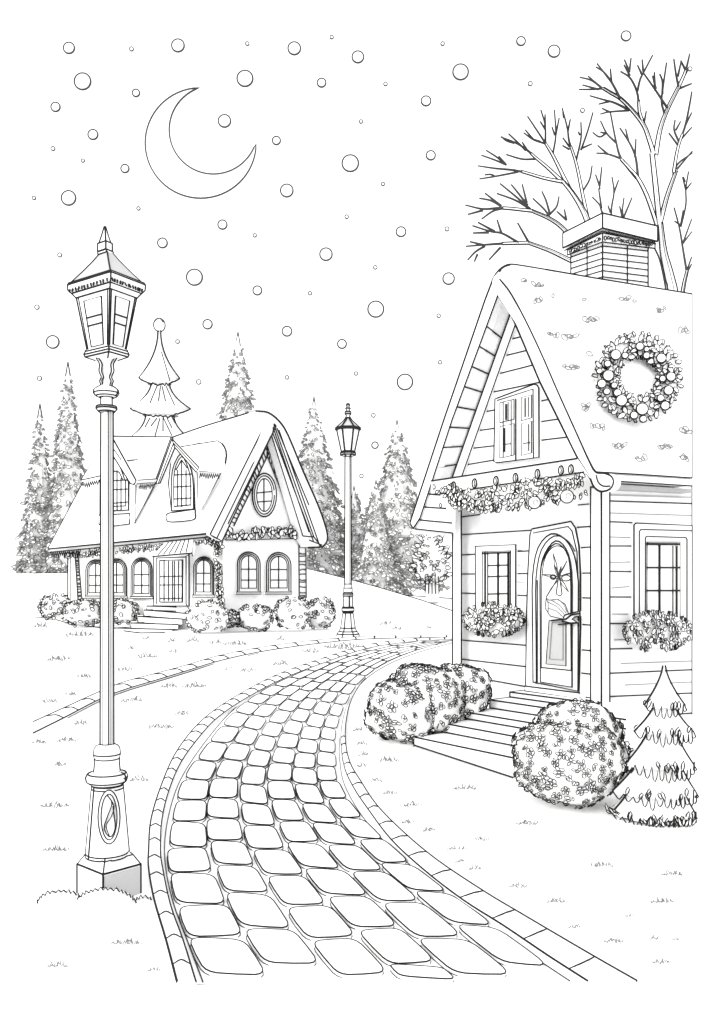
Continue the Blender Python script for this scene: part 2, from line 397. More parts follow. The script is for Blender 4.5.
# scribbled snow marks on the roof
def pxv(pl, x, y, off=0): c = pl.at(x, y, off); return c, pl.at(x+1, y, off)-c, pl.at(x, y-1, off)-c
for x, y, n, sp in [(626, 298, 3, 5), (635, 302, 1, 2), (661, 309, 4, 5), (591, 320, 5, 8), (684, 330, 4, 5), (570, 335.6, 4, 7), (571, 366, 5, 8), (586, 407, 4, 4), (598, 427.5, 5, 8),
                    (619.6, 445.6, 5, 6), (666, 446, 5, 5), (685, 430, 4, 4), (641, 458, 4, 5), (685, 458, 4, 4), (524, 282, 2, 2), (538, 284, 4, 5), (538, 300, 3, 5), (553, 335, 4, 6), (585, 298, 1, 2), (553, 295, 1, 2), (590, 352, 1, 0)]:
    for i in range(n):
        c, u, v = pxv(RRp, x-sp+2*sp*(i+.5)/n+rnd.uniform(-1, 1), y+rnd.uniform(-2, 2), .006); curl(mb, c, u, v, rnd.uniform(1.8, 3.6), rnd, .75, GREY)
mb.build('roof', house)
# verge board, right
mb = MB()
rk = smooth2([(497, 283), (499.5, 279.5), (510, 292), (524.3, 318), (541, 353), (557.5, 391), (576, 432), (590, 463), (595.5, 472)], 20)+smooth2([(597, 472.5), (604, 473), (611, 476), (613.5, 482), (610, 489), (601, 491.5), (594, 487), (590, 478)], 14)+[(578, 459), (540, 382.5), (510.5, 313), (498, 295)]
mb.prism(GLp.pts(rk), back*1.2, SNOW); mb.ink(GLp.pts(smooth2([(497, 279), (500, 280.5), (510, 292), (524.3, 318), (541, 353), (557.5, 391), (576, 432), (590, 463), (595.5, 472), (604, 473), (611, 476), (613.5, 482), (610, 489), (601, 491.5), (594, 487), (590, 478)], 40), .01), 1.5)
mb.ink(GLp.pts([(590, 478), (578, 459), (540, 382.5), (510.5, 313), (498, 295)], .01), 1.5)
mb.ink(GLp.pts(smooth2([(596, 475), (598, 482), (603, 486), (610, 486)], 6), .012), 1.1)
mb.build('verge_board', house)
# verge board, left
mb = MB()
lk = [(413, 528.7), (410, 522.5), (443.8, 420), (485, 300)]+smooth2([(493, 280), (497, 273.5), (502, 268), (506, 272), (500, 281)], 8)+[(498.5, 290), (497, 295), (452, 420), (420, 518)]
mb.prism(GLp.pts(lk), back*1.2, SNOW)
mb.ink(GLp.pts([(413, 528.7), (410, 522.5), (443.8, 420), (485, 300)]+smooth2([(493, 279), (497, 272.5), (503, 267), (510, 264.6)], 8), .004), 1.5)
mb.ink(GLp.pts([(498, 295), (452, 420), (420, 518), (413, 528.7)], .004), 1.5)
mb.build('verge_board', house)
# soffit boards between verge and wall
mb = MB()
Wn = WLp.shifted(.03)
A = lambda x, y, o=0: GLp.at(x, y, -.03+o)
sf = [A(497.5, 295), Wn.at(511, 312), Wn.at(452, 478), A(432, 481)]
mb.prism(sf, V((-.02, .03, .02)))
for i in range(9):
    x0, y0 = lerp(497.5, 432, (i+.55)/9.2), lerp(295, 481, (i+.55)/9.2); x1, y1 = lerp(511, 452, (i+.45)/9.2), lerp(312, 478, (i+.45)/9.2)
    if i == 0: x1, y1 = 502, 303
    mb.ink([A(x0, y0, .01)+V((-.004, -.01, 0)), Wn.at(x1, y1, .02)], 1.2)
mb.ink([Wn.at(511, 312, .02), Wn.at(452, 478, .02)], 1.4)
# returned soffit under the low end
mb.prism([A(431, 483), A(456, 480), A(453, 533), A(413, 528.7), A(420, 518)], back*.3)
for a, b in [((424, 507), (446, 508.5)), ((419.5, 520), (452, 523)), ((413, 528.7), (452.5, 533)), ((428, 494), (440, 495))]: mb.ink([A(*a, .006), A(*b, .006)], 1.3)
mb.build('soffit', house)
mb = MB()                                      # frieze board on the gable
mb.slab(WLp.pts([(511, 312), (515.5, 324), (461.4, 477), (452, 478.5)], .05), back*.4, WH, 1.3); mb.build('frieze_board', house)
# beam across the gable
mb = MB(); mb.prism(GLp.pts([(431, 481), (577, 458.5), (590, 478), (586, 473), (440, 494), (431, 492)], .03), back)
mb.ink(GLp.pts([(431, 481), (577, 458.5)], .035), 1.5); mb.ink(GLp.pts([(440, 494), (584, 472)], .035), 1.3)
mb.build('porch_beam', house)
# eave fascia right
mb = MB(); FAp = Plane(RRp.at(640, 474.5), WRp.n)
mb.prism(FAp.pts([(612, 475), (692, 479.5), (692, 486), (612, 481)]), -FAp.n*.25, SNOW)
mb.ink(FAp.pts([(612, 481), (692, 486)], .005), 1.3)
mb.prism(FAp.pts([(609, 484), (692, 489), (692, 493), (609, 489)], -.1), -FAp.n*.2, STR)  # grey strip painted as the shade band below the eave
mb.build('fascia', house)
# gable window
def window(pl, parent, outer, panes, bars, name='window', off=.05, w=1.3, extra=(), pane_ink=1.0, bw=1.0, depth=.06, pane_m=PANE, barm=INK):
    f = MB(); f.slab(pl.pts(outer, off), -pl.n*depth, WH, w)
    for L in extra: f.ink(pl.pts(L, off+.006), 1.0)
    fo = f.build(name, parent)
    for pn in panes:
        p = MB(); p.slab(pl.pts(pn, off+.004), -pl.n*.01, pane_m, pane_ink); p.build('pane', fo)
    if bars:
        g = MB()
        for b in bars:
            ww = b[2] if len(b) > 2 else bw
            g.ink(pl.pts(b[:2], off+.012), ww, barm)
        g.build('glazing_bar', fo)
    return fo
wq = lambda x0, x1, yl, sl, h: [(x0, yl), (x1, yl-sl), (x1, yl-sl+h), (x0, yl+h)]
fo = window(WLp, house, [(495, 398.7), (497, 398.3), (533.7, 384.4), (537, 385), (538.8, 388), (539, 457.3), (497, 462.8), (494, 461.5)],
       [wq(500, 514, 402.7, 3.4, 20), wq(500, 514, 426.5, 3, 31.5), wq(521.3, 531.5, 397.6, 2.8, 23), wq(521.3, 531.5, 423.8, 2.5, 31.5)],
       [((515.6, 398.5), (515.6, 460.4), 1.2), ((503, 402), (503, 457), .8), ((506, 404), (506, 420), 1.8), ((508, 402), (508, 421), .8), ((504.5, 428), (504.5, 452), 1.5), ((511, 400.5), (511, 456), .8), ((525, 398), (525, 417), 1.2), ((528.5, 397), (528.5, 417), .8),
        ((528.6, 424), (528.6, 451), 1), ((503, 444.5), (511, 443.5), .8), ((523, 443.5), (530, 442.4), .8)], extra=[[(497, 400.5), (533, 389), (533.4, 458)]], off=.06)
# door surround, door
sur = [(525.6, 686), (526.5, 620), (528, 570), (530, 535), (532, 529), (571, 521.5), (575.5, 528), (579, 546), (580.5, 575), (580.5, 630), (579, 693)]
mb = MB(); mb.slab(WLp.pts(sur, .05), back*.5, WH, 1.4)
mb.ink(WLp.pts([(533, 533), (568, 526.5), (572, 531), (577, 552), (578.6, 600)], .055), 1.0)
mb.build('door_surround', house)
a1 = [(533, 682)]+smooth2([(532.6, 620), (532.6, 577), (538, 548), (551, 534), (565, 539.4), (574.4, 556), (578.3, 581.6)], 18)+[(578, 691)]
a2 = [(540.4, 682)]+smooth2([(540.4, 620), (540.4, 573), (545, 553.5), (555.6, 541), (566, 549), (571.6, 572), (572, 620)], 18)+[(572, 687)]
a3 = [(541.5, 667.5)]+smooth2([(541.8, 610), (542, 577), (546, 556), (556, 546), (566.5, 552), (570.3, 575), (570.6, 620)], 18)+[(571, 670.4)]
mb = MB(); mb.slab(WLp.pts(a1, .07), back*.3, WH, 1.4); mb.ink(WLp.pts([(x+3.2, y+2) for x, y in a1[:-5]], .078), 1.0)
mb.ink(WLp.pts([(537.2, 682), (537.2, 580)], .078), 1.0)
df = mb.build('door_frame', house)
mb = MB(); mb.slab(WLp.pts(a2, .09), back*.3, WH, 1.4); mb.ink(WLp.pts([(540.4, 667.3), (572, 670.4)], .095), 1.2)
mb.ink(WLp.pts([(x-.2, y+2.5) for x, y in a2[2:-2]], .096), 1.0)
door = mb.build('door', house)
mb = MB(); mb.slab(WLp.pts(a3, .10), back*.1, PANE, .9)
c = (558.2, 577)
for t in [(553, 553.5), (567, 560.5), (570.5, 573), (542, 574.6), (546, 597), (568.5, 592), (554, 565), (561, 566)]:
    mb.ink(WLp.pts([c, ((c[0]+t[0])/2+1, (c[1]+t[1])/2-1), t], .106), .85, MID)
    mb.ink(WLp.pts([(c[0]+1, c[1]+2), ((c[0]+t[0])/2-1, (c[1]+t[1])/2+1), t], .106), .6, MID)
mb.ink(WLp.pts(ell(566, 578, 4.5, 3, 10), .106), .9, MID, True)
mb.ink(WLp.pts([(558, 580), (556, 594), (560, 596), (562, 594), (560, 580)], .106), .9, MID)
mb.ink(WLp.pts(ell(553, 577, 2.6, 2.2, 8), .108), 1.3, INK, True)
mb.build('glass', door)
mb = MB(); mb.slab(WLp.pts([(549, 620.4), (566, 620), (566, 666), (546, 664)], .106), back*.05, PALE, 1.0)  # lower pane, its shading put into the pale grey colour
mb.ink(WLp.pts([(552, 622), (563, 622), (563, 660), (549.5, 659), (552, 622)], .112), .7, GREY); mb.build('door_panel', door)
mb = MB()
mb.ink(WLp.pts([(546, 598), (545, 608), (550, 616), (563, 619), (569, 615), (565, 604), (557, 599), (549, 600)], .115), .7, MID, True)
for a, b in [((548, 602), (564, 614)), ((551, 600), (566, 613)), ((558, 599), (567, 612)), ((548, 608), (563, 617)), ((546, 597), (548, 612))]: mb.ink(WLp.pts([a, ((a[0]+b[0])/2+1, (a[1]+b[1])/2-1.5), b], .12), .6, MID)
mb.build('bow', door)
mb = MB()
hp = WLp.pts([(562, 621), (565, 615), (570, 613.5), (574, 612.5), (580, 611), (580, 616), (575, 617), (572, 619), (577, 622), (571, 623)], .15)
mb.slab(hp, back*.3, WH, 1.5); mb.ink(WLp.pts([(551, 620.5), (566, 619), (571, 615), (579, 613.5)], .16), 1.6); mb.ink(WLp.pts([(558, 624.5), (577, 623)], .13), 1.2)
mb.build('handle', door)
# windows with surrounds
def pq(x0, x1, y0, y1): return [(x0, y0), (x1, y0), (x1, y1), (x0, y1)]
window(WLp, house, [(475.4, 546.4), (515.7, 544.6), (515.7, 612), (475.8, 614)], [[(482.4, 551.6), (510.6, 550.7), (510.6, 611), (482.4, 612)]],
       [((485, 552), (485, 610), 1.6), ((487.6, 552), (487.6, 610), .9), ((498, 552), (498, 610), 1.8), ((508.3, 552), (508.3, 610), 2.2), ((488, 565.5), (508, 565), 1.2), ((488, 576.6), (508, 576), 1.2), ((488, 594), (508, 593.4), 1.2), ((482, 553.2), (510.6, 552.4), 1.6)], bw=1.2)
window(WRp, house, [(634, 640), (634, 525), (636, 523), (692, 525.5), (692, 640)], [[(647, 542), (680, 542), (680, 630), (647, 630)]],
       [((659.4, 545), (659.4, 625), 2), ((673, 546), (673, 625), .9), ((676.6, 546), (676.6, 625), 1.8), ((647, 567.6), (680, 567.6), 1.6), ((647, 590.6), (680, 590.6), 1.6), ((647, 544), (679, 544.2), 2.2)], 
       extra=[[(639.4, 620), (639.4, 531.5), (641, 529.4), (692, 530.7)], [(645.4, 620), (645.4, 537.5), (647, 536.3), (686, 537.6), (687, 539), (687, 620)]], bw=1.2, off=.05)
# chimney
mb = MB(); CHY = 14.3
CL = plane_v(602.5, CHY, 571, CHY+.75); CRp = plane_v(602.5, CHY, 648, CHY+.5)
def chim(mb, xl, xc, xr, ytl, ytc, ytr, ybl, ybc, ybr, lines, m=WH, grow=0, w=1.4):
    A = [CL.at(xl, ytl, grow), CL.at(xc, ytc, grow), CRp.at(xr, ytr, grow)]
    Bm = [CL.at(xl, ybl, grow), CL.at(xc, ybc, grow), CRp.at(xr, ybr, grow)]
    A.append(A[0]+A[2]-A[1]); Bm.append(Bm[0]+Bm[2]-Bm[1])
    mb.add(A+Bm, [[0, 1, 2, 3], [7, 6, 5, 4]]+[[i, (i+1) % 4, (i+1) % 4+4, i+4] for i in range(4)], m)
    for i in range(3): mb.ink([A[i], Bm[i]], w)
    mb.ink(A, w, INK, True); mb.ink(Bm[:3], w)
chim(mb, 571, 602.5, 648, 254, 241, 247, 300, 310, 315, None)
for i in range(7):
    t = i/7.0
    mb.ink([CL.at(571, 250+7+t*40, .01), CL.at(602.5, 241+5+t*43, .01), CRp.at(648, 247+4+t*44, .01)], 1.0)
mb.ink(CL.pts([(587, 248), (587, 300)], .01), 1.0); mb.ink(CRp.pts([(627.5, 243), (627.5, 300)], .01), 1.0)
ch = mb.build('chimney', house)
mb = MB(); chim(mb, 567.5, 602.5, 655, 250, 233, 243, 255, 242, 248.5, None, grow=.05, w=1.1)
for pl, x0, x1, y0, y1 in ((CL, 569, 601, 251.5, 238.5), (CRp, 604, 653, 237.5, 245)):
    n = int((x1-x0)/2.6)
    for i in range(n):
        t = (i+.5)/n; c = pl.at(lerp(x0, x1, t), lerp(y0, y1, t)+rnd.uniform(-.8, .8), .075); uu = pl.n.cross(V((0, 0, 1))); curl(mb, c, uu, V((0, 0, 1)), rnd.uniform(1.2, 2.2)*c.y/F, rnd, 1.0, INK, WH)
mb.build('cornice', ch)
mb = MB(); chim(mb, 563, 602.5, 657.5, 233, 213, 226, 248, 228, 241.5, None, SNOW, grow=.09); mb.ink([CL.at(564.5, 250.5, .08), CL.at(602.5, 231, .08), CRp.at(656, 244, .08)], 1.0)
mb.build('cap', ch)
# porch steps
mb = MB(); sl_ = dL
def step(P0, z0, z1, length, depth, w=1.4):
    p = V((P0[0], P0[1], 0)); q = p+dL*length; r = q+dR*depth; s_ = p+dR*depth
    top = [a+V((0, 0, z1)) for a in (p, q, r, s_)]
    mb.prism(top, V((0, 0, z0-z1)), SNOW)
    mb.ink([top[3], top[0], top[1]], w); mb.ink([top[0], top[0]+V((0, 0, z0-z1+.01))], w); mb.ink([top[0]+V((0, 0, z0-z1+.012)), top[1]+V((0, 0, z0-z1+.012))], w)
st = [((.624, 10.8), -2.02, -1.884), ((.988, 11.12), -1.884, -1.767), ((1.309, 11.42), -1.767, -1.675), ((1.665, 11.72), -1.675, -1.56), ((1.96, 11.93), -1.56, -1.485)]
for i, (p0, a, b) in enumerate(st): step(p0, CZ+(a if i else -2.2), CZ+b, 2.1 if i < 4 else 1.45, 1.0-i*.19+.35)
# visible foot line of the lowest step
p = V((.62, 10.79, CZ-1.978)); mb.ink([p, p+dL*1.6+V((0, 0, -.113))], 1.4)
mb.build('porch_steps', house)
# threshold
mb = MB(); mb.slab(WLp.pts([(525, 686), (580, 693), (580, 699), (525, 691)], .12), back, SNOW, 1.2); mb.build('door_sill', house)

# ---- garland with baubles hanging on the beam
gt = thing('leaf_garland', 'leafy garland with round baubles draped under the gable beam', 'garland', GLp.at(510, 490, .1))
mb = MB(); rnd = random.Random(5)
GLf = GLp.shifted(.06)
scribble(mb, GLf, [(446, 491), (462, 500), (480, 502), (500, 499), (520, 493), (545, 490), (565, 484), (582, 480)], lambda t: 5+8.5*math.sin(math.pi*min(1, max(.05, t*1.05)))**.6, 260, 3.0, rnd, .85, INK, (.0, .1))
for i in range(46):
    t = rnd.random(); x = lerp(440, 588, t); yb = 503+9*math.sin(math.pi*t)-12*t+rnd.uniform(-3, 2)
    c = GLf.at(x, yb, rnd.uniform(.02, .1)); leaf(mb, c, (V((0, 0, -1))+dL*rnd.uniform(-.9, .9)).normalized(), dL, 5*c.y/F, 1.5*c.y/F)
for x, y in [(434, 487), (437, 492), (441, 490), (445, 496)]:
    c = GLf.at(x, y, .03); curl(mb, c, dL, V((0, 0, 1)), 2.6*c.y/F, rnd, 1.0, INK, WH)
mb.build('foliage', gt)
for x, y, r in [(534.5, 502.5, 5.6), (567, 496.5, 6)]:
    mb = MB(); c = GLf.at(x, y, .16); rr = r*c.y/F; ellipsoid(mb, c, rr, rr*.9, rr); uu = V((1, 0, 0)); 
    mb.ink(disc(c, rr*1.04, 20), 1.3, INK, True)
    mb.ink([c+V((math.cos(a)*rr*.4, -rr*.9, math.sin(a)*rr*.45)) for a in [i*math.pi/5 for i in range(8)]], .8, GREY)
    mb.build('bauble', gt, smooth=True)
for x, y in [(455, 486.5), (476, 483.5), (497.5, 481), (517, 478), (539, 474), (562.5, 470.5), (572.5, 469.5)]:
    mb = MB(); c = GLf.at(x, y, .03); s = c.y/F
    pts = [c+dL*(math.cos(a)*3.0*s)+V((0, 0, math.sin(a)*4.6*s)) for a in [i*math.pi/7 for i in range(14)]]
    mb.prism(pts, -GLf.n*-.03); mb.ink([p+GLf.n*.03 for p in pts], 1.3, INK, True); mb.ink([c+GLf.n*.035+V((0, 0, 3*s)), c+GLf.n*.035+dL*.8*s, c+GLf.n*.035-V((0, 0, 3*s))], .9, MID)
    mb.build('light_bulb', gt)

# ---- wreath on the roof
wt = thing('wreath', 'round leafy wreath with white baubles lying on the snowy roof', 'wreath', RRp.at(638, 378, .05))
mb = MB(); rnd = random.Random(8); u = RRp.n.cross(V((0, 0, 1))).normalized(); v = RRp.n.cross(u)
n = 30; ring = []
for rr_, of in ((20, .0), (26, .07), (37, .07), (43, .0)):
    ring.append([RRp.at(638+rr_*math.cos(2*math.pi*i/n), 377+rr_*1.02*math.sin(2*math.pi*i/n), of) for i in range(n)])
mb.add([p for r_ in ring for p in r_], [[a*n+i, a*n+(i+1) % n, (a+1)*n+(i+1) % n, (a+1)*n+i] for a in range(3) for i in range(n)])
for i in range(230):
    a = rnd.uniform(0, 6.283); q = rnd.uniform(20, 41.5); x = 638+q*math.cos(a); y = 377+q*1.02*math.sin(a)
    c, u, v = pxv(RRp, x, y, .075+rnd.uniform(0, .04)); curl(mb, c, u, v, rnd.uniform(2.4, 4.3), rnd, .85, INK, WH)
for i in range(34):
    a = 2*math.pi*i/34+rnd.uniform(-.05, .05); c = RRp.at(638+40*math.cos(a), 377+41*math.sin(a), .06)
    e = RRp.at(638+(45.5+rnd.uniform(-2.5, 2.5))*math.cos(a), 377+46*math.sin(a), .06); d = e-c; L = d.length; d.normalize(); leaf(mb, c, d, RRp.n.cross(d), L, 2.3*c.y/F, 1.1)
for i in range(24):
    a = 2*math.pi*i/24+rnd.uniform(-.1, .1); c = RRp.at(638+22*math.cos(a), 377+22*math.sin(a), .06)
    e = RRp.at(638+(17.5+rnd.uniform(-1, 1))*math.cos(a), 377+17.5*math.sin(a), .06); d = e-c; L = d.length; d.normalize(); leaf(mb, c, d, RRp.n.cross(d), L, 1.6*c.y/F, 1.1)
mb.build('foliage', wt)
for zx, zy, zr in [(215, 210, 30), (490, 230, 28), (548, 342, 27), (533, 425, 27), (513, 517, 26), (375, 537, 35), (250, 485, 33), (170, 335, 32), (130, 385, 25), (485, 472, 20), (325, 575, 22), (360, 160, 23), (380, 597, 20), (225, 440, 22), (400, 215, 19), (270, 215, 18), (400, 178, 14), (205, 395, 17), (160, 432, 19), (497, 355, 18), (115, 310, 15), (165, 265, 19)]:
    mb = MB(); r = zr/6.03; c, u, v = pxv(RRp, 580+zx/6.03, 320+zy/6.03, .16 if zr > 24 else .135); rr = r
    pts = [c+u*math.cos(a)*rr+v*math.sin(a)*rr for a in [2*math.pi*i/18 for i in range(18)]]
    fr = [c+RRp.n*.012+(p-c)*.75 for p in pts]
    mb.add(pts+fr, [[i, (i+1) % 18, (i+1) % 18+18, i+18] for i in range(18)]+[list(range(18, 36))], WH)
    mb.ink(pts, 1.3, INK, True); mb.build('bauble', wt, smooth=False)

# ---- window boxes
def window_box(pl, cx, cy, rx, ry, n, label, seed):
    t = thing('window_box', label, 'window box', pl.at(cx, cy+ry, .1)); rn = random.Random(seed)
    mb = MB(); mb.slab(pl.pts([(cx-rx*.6, cy-2), (cx+rx*.6, cy-2), (cx+rx*.55, cy+ry*.6), (cx-rx*.55, cy+ry*.6)], .2), -pl.n*.15, WH, 0)
    mb.build('planter', t)
    mb = MB(); uu = pl.n.cross(V((0, 0, 1))).normalized(); vv = V((0, 0, 1)); cy += 0
    c = pl.at(cx, cy, .14); s = c.y/F
    # soft leafy core
    m = 22; pts = [pl.at(cx+math.cos(a)*rx*.97, cy+math.sin(a)*ry*.9, .12) for a in [2*math.pi*i/m for i in range(m)]]
    fr = [pl.at(cx+math.cos(a)*rx*.75, cy+math.sin(a)*ry*.65, .27) for a in [2*math.pi*i/m for i in range(m)]]
    mb.add(pts+fr, [[i, (i+1) % m, (i+1) % m+m, i+m] for i in range(m)]+[list(range(m, 2*m))])
    for i in range(n):
        a = rn.uniform(0, 6.283); q = rn.uniform(.45, 1.0) if rn.random() < .8 else rn.random()*.5
        d = .29 if q < .72 else lerp(.29, .13, (q-.72)/.28)
        x = cx+math.cos(a)*rx*q; y = cy+math.sin(a)*ry*q
        curl(mb, pl.at(x, y, d+.01+rn.uniform(0, .03)), uu, vv, rn.uniform(1.9, 3.6)*s, rn, .78, INK, WH)
    for i in range(60):
        a = rn.uniform(0, 6.283); x = cx+math.cos(a)*rx*.93; y = cy+math.sin(a)*ry*.9; cc = pl.at(x, y, .16)
        d = (uu*0+vv*(-math.sin(a))+(pl.at(cx+10, cy)-pl.at(cx, cy)).normalized()*math.cos(a)+uu*rn.uniform(-.5, .5)).normalized(); leaf(mb, cc, d, pl.n.cross(d), 4.6*s, 1.5*s, .8)
    mb.build('foliage', t)
window_box(WLp, 493.5, 619.5, 31, 15.5, 130, 'flowering window box under the small window left of the arched door', 31)
window_box(WRp, 657.5, 631, 35, 19, 165, 'larger flowering window box under the right-hand wall window', 32)

# ================================================================== SMALL COTTAGE (left)
rnd = random.Random(51)
FW = plane_v(222, 21, 68, 26); GW = plane_v(222, 21, 305, 23.5); GF = GW.shifted(.3)
sh = thing('stone_cottage', 'small cottage with snowy dormer roof and arched windows beyond the lawn on the left', 'house', (-4.5, 23, gz(23)))
Fb = -FW.n*.12; Gb = -GW.n*.12
mb = MB()
mb.prism(FW.pts([(68, 622), (68, 548), (223, 530), (223, 640)]), Fb); mb.prism(GW.pts([(222, 640), (222, 532), (270, 436), (307, 540), (307, 634)]), Gb)
mb.ink(FW.pts([(68, 552), (68, 605)]), 1.3); mb.ink(FW.pts([(70.3, 553), (70.3, 604)], .01), .7, GREY)
mb.ink(GW.pts([(226.5, 541), (226.5, 612)], .01), 1.1)
ladder(mb, FW, (75, 555), (78, 603), (78, 555), (82, 603), 26, rnd, .9)
ladder(mb, GW, (299, 541), (299.5, 598), (306, 541), (306.5, 598), 13, rnd, 1.0)
# stone courses up the gable edges
ladder(mb, GW, (229, 523), (267, 443), (234, 526), (269.5, 452), 17, rnd, 1.1)
ladder(mb, GW, (267.5, 446), (303, 530), (267, 455), (298, 533), 17, rnd, 1.1)
# rear walls
g = gz(22)-.1; t = CZ+.8; A0 = FW.at(68, HY); C0 = FW.at(222, HY); B0 = GW.at(306, HY); D0 = A0+B0-C0
z = lambda p, h: V((p.x, p.y, h))
mb.add([z(A0, g), z(D0, g), z(D0, t), z(A0, t), z(B0, g), z(B0, t)], [[0, 1, 2, 3], [1, 4, 5, 2]])
mb.build('wall', sh)
# roof
RF = plane3((48, 549, 25.9), (216, 536, 20.7), (262, 415, 22.0))
mb = MB()
mb.prism(RF.pts([(48, 549), (214, 533), (268, 424), (270, 418)]+smooth2([(262, 411.5), (256, 411), (240, 415.5)], 4)+[(172, 437), (108, 437), (102, 447)]), -RF.n*.15, SNOW)
mb.ink(RF.pts([(102, 447), (48, 549), (214, 533)]), 1.4); mb.ink(RF.pts([(50, 552.3), (214, 536.5)], .0), 1.2)
mb.ink(RF.pts([(98, 531), (103, 530.3)], .01), .8)
mb.ink(RF.pts(smooth2([(172, 437.5), (205, 426), (240, 415.5), (254, 411.3), (262, 411.2)], 20)), 1.4)
# snow shelf edge beside the second dormer
mb.ink(RF.pts([(172, 438), (181, 447.6), (200, 443.4)], .02), 1.1)
mb.build('roof', sh)
# gable verge (thick snow on both rakes)
mb = MB()
L1 = [(210, 534.5), (265, 424.5), (272, 422.5), (276, 426), (272, 434), (222, 541), (214, 537)]
mb.slab(GF.pts(L1), Gb, SNOW, 1.3); mb.ink(GF.pts([(217, 538), (270.5, 428)], .01), 1.0); mb.ink(GF.pts([(228, 524), (271, 436)], .01), 1.0)
mb.build('verge_board', sh)
mb = MB()
oc = smooth2([(256, 411), (268, 412.5), (279, 421), (288, 435), (303, 471), (318, 505), (326.5, 530), (327, 541), (322.5, 547)], 24)
L2 = oc+[(308, 547), (302, 536), (273, 437), (272, 430), (274, 425), (266, 420)]
mb.prism(GF.pts(L2), -dR*0+Gb*2, SNOW); mb.ink(GF.pts(oc+[(308, 547.5)], .01), 1.5)
for a, b in [((274, 424.5), (314, 537)), ((273, 427), (309, 532)), ((272.5, 432), (313.5, 541)), ((272, 437), (303, 536)), ((279, 430), (320, 546)), ((277, 428), (309, 505))]: mb.ink(GF.pts([a, b], .01), 1.15)
for a, b in [((303, 536), (314, 537)), ((309, 540), (322, 545)), ((314, 537), (322, 547))]: mb.ink(GF.pts([a, b], .01), 1.1)
mb.ink(GF.pts([(268, 424.5), (272, 422.5), (276, 425.5)], .012), 1.2)
mb.build('verge_board', sh)
# right roof slope running back from the verge
mb = MB(); q = [GF.at(266, 420, -.1), GF.at(318, 532, -.1)]; bk = (A0-C0).normalized()*6.0+V((0, .9, 0)); mb.prism([q[0], q[1], q[1]+bk, q[0]+bk], V((0, 0, -.1)), SNOW); mb.build('roof_slope', sh)
# arched windows
def arched(pl, x0, x1, yt, yb, inn=3.2, dy=0, nb=3, sill=True):
    o = arch(x0, x1, yt, yb, 10, dy); i = arch(x0+inn, x1-inn, yt+inn, yb-inn*1.2, 10, dy); m = arch(x0+inn*.5, x1-inn*.5, yt+inn*.5, yb-1.6, 10, dy)
    xm = (x0+x1)/2; bars = [((xm, yt+inn), (xm, yb-inn*1.2), 1.1)]
    for k in range(1, nb): y = lerp(yt+inn, yb-inn*1.2, (k+.25)/nb); bars.append(((x0+inn, y), (x1-inn, y+dy), 1.0))
    fo = window(pl, sh, o, [i], bars, w=1.2, extra=[m], off=.05)
    if sill:
        s_ = MB(); s_.slab(pl.pts([(x0-1, yb-.5), (x1+1, yb-.5+dy), (x1+1, yb+1.6+dy), (x0-1, yb+1.6)], .08), -pl.n*.08, WH, .9); s_.build('sill', fo)
arched(FW, 86, 105.5, 560, 596.5, 3.2, 0); arched(FW, 106.5, 126.5, 559, 596.5, 3.2, 0); arched(FW, 131.3, 152, 558, 597, 3, 0); arched(FW, 193.7, 213.6, 557, 595.5, 3, 0)
arched(GW, 237.4, 260, 552, 592.5, 3.6, 0); arched(GW, 266.6, 290.8, 552.5, 592.5, 3.8, 0)
window(GW, sh, ell(264.4, 495, 12, 21.6, 26), [ell(264.4, 495, 7.8, 16.4, 22)], [((264, 479), (264, 511), 1.2), ((257, 493), (272, 491.5), 1.0), ((257.5, 502), (271.5, 501), 1.0)], name='oval_window', extra=[ell(264.4, 495, 10, 19.2, 26)], off=.05)
# door with awning
mb = MB(); mb.slab(FW.pts([(154, 606), (154, 556), (189, 553.5), (189, 606)], .1), Fb, WH, 1.3); mb.ink(FW.pts([(189, 555), (186, 556), (186, 604), (189, 609)], .11), .9)
mb.ink(FW.pts([(156.5, 604), (156.5, 558), (186, 557)], .11), .8)
dd_ = mb.build('door', sh)
mb = MB(); mb.slab(FW.pts([(160, 560.5), (182.3, 560), (182.3, 602), (160, 602)], .12), Fb*.1, PANE, 1.3)
for x in (164, 168.5, 172.5, 174.5, 178.5): mb.ink(FW.pts([(x, 561), (x, 601)], .13), 1.0)
for y in (576.5, 585, 598.5): mb.ink(FW.pts([(160, y), (182, y-.3)], .13), .9)
mb.build('glass', dd_)
mb = MB(); aw = [FW.at(165, 544, .62), FW.at(193, 541, .62), FW.at(192, 553, .9), FW.at(153, 556.5, .9)]
mb.slab(aw, V((0, 0, .03)), WH, 1.3)
for i in range(1, 7): t = i/7; mb.ink([aw[0].lerp(aw[1], t)+V((0, -.01, .03)), aw[3].lerp(aw[2], t)+V((0, -.01, .03))], 1.0)
mb.slab([FW.at(193, 541, .62), FW.at(195, 545, .62), FW.at(192.5, 556, .9), FW.at(192, 553, .9)], V((.02, .02, 0)), WH, 1.0); mb.prism([FW.at(165, 544, .62), FW.at(193, 541, .62), FW.at(193, 541, .05), FW.at(165, 544, .05)], V((0, 0, .02)))
mb.build('awning', sh)
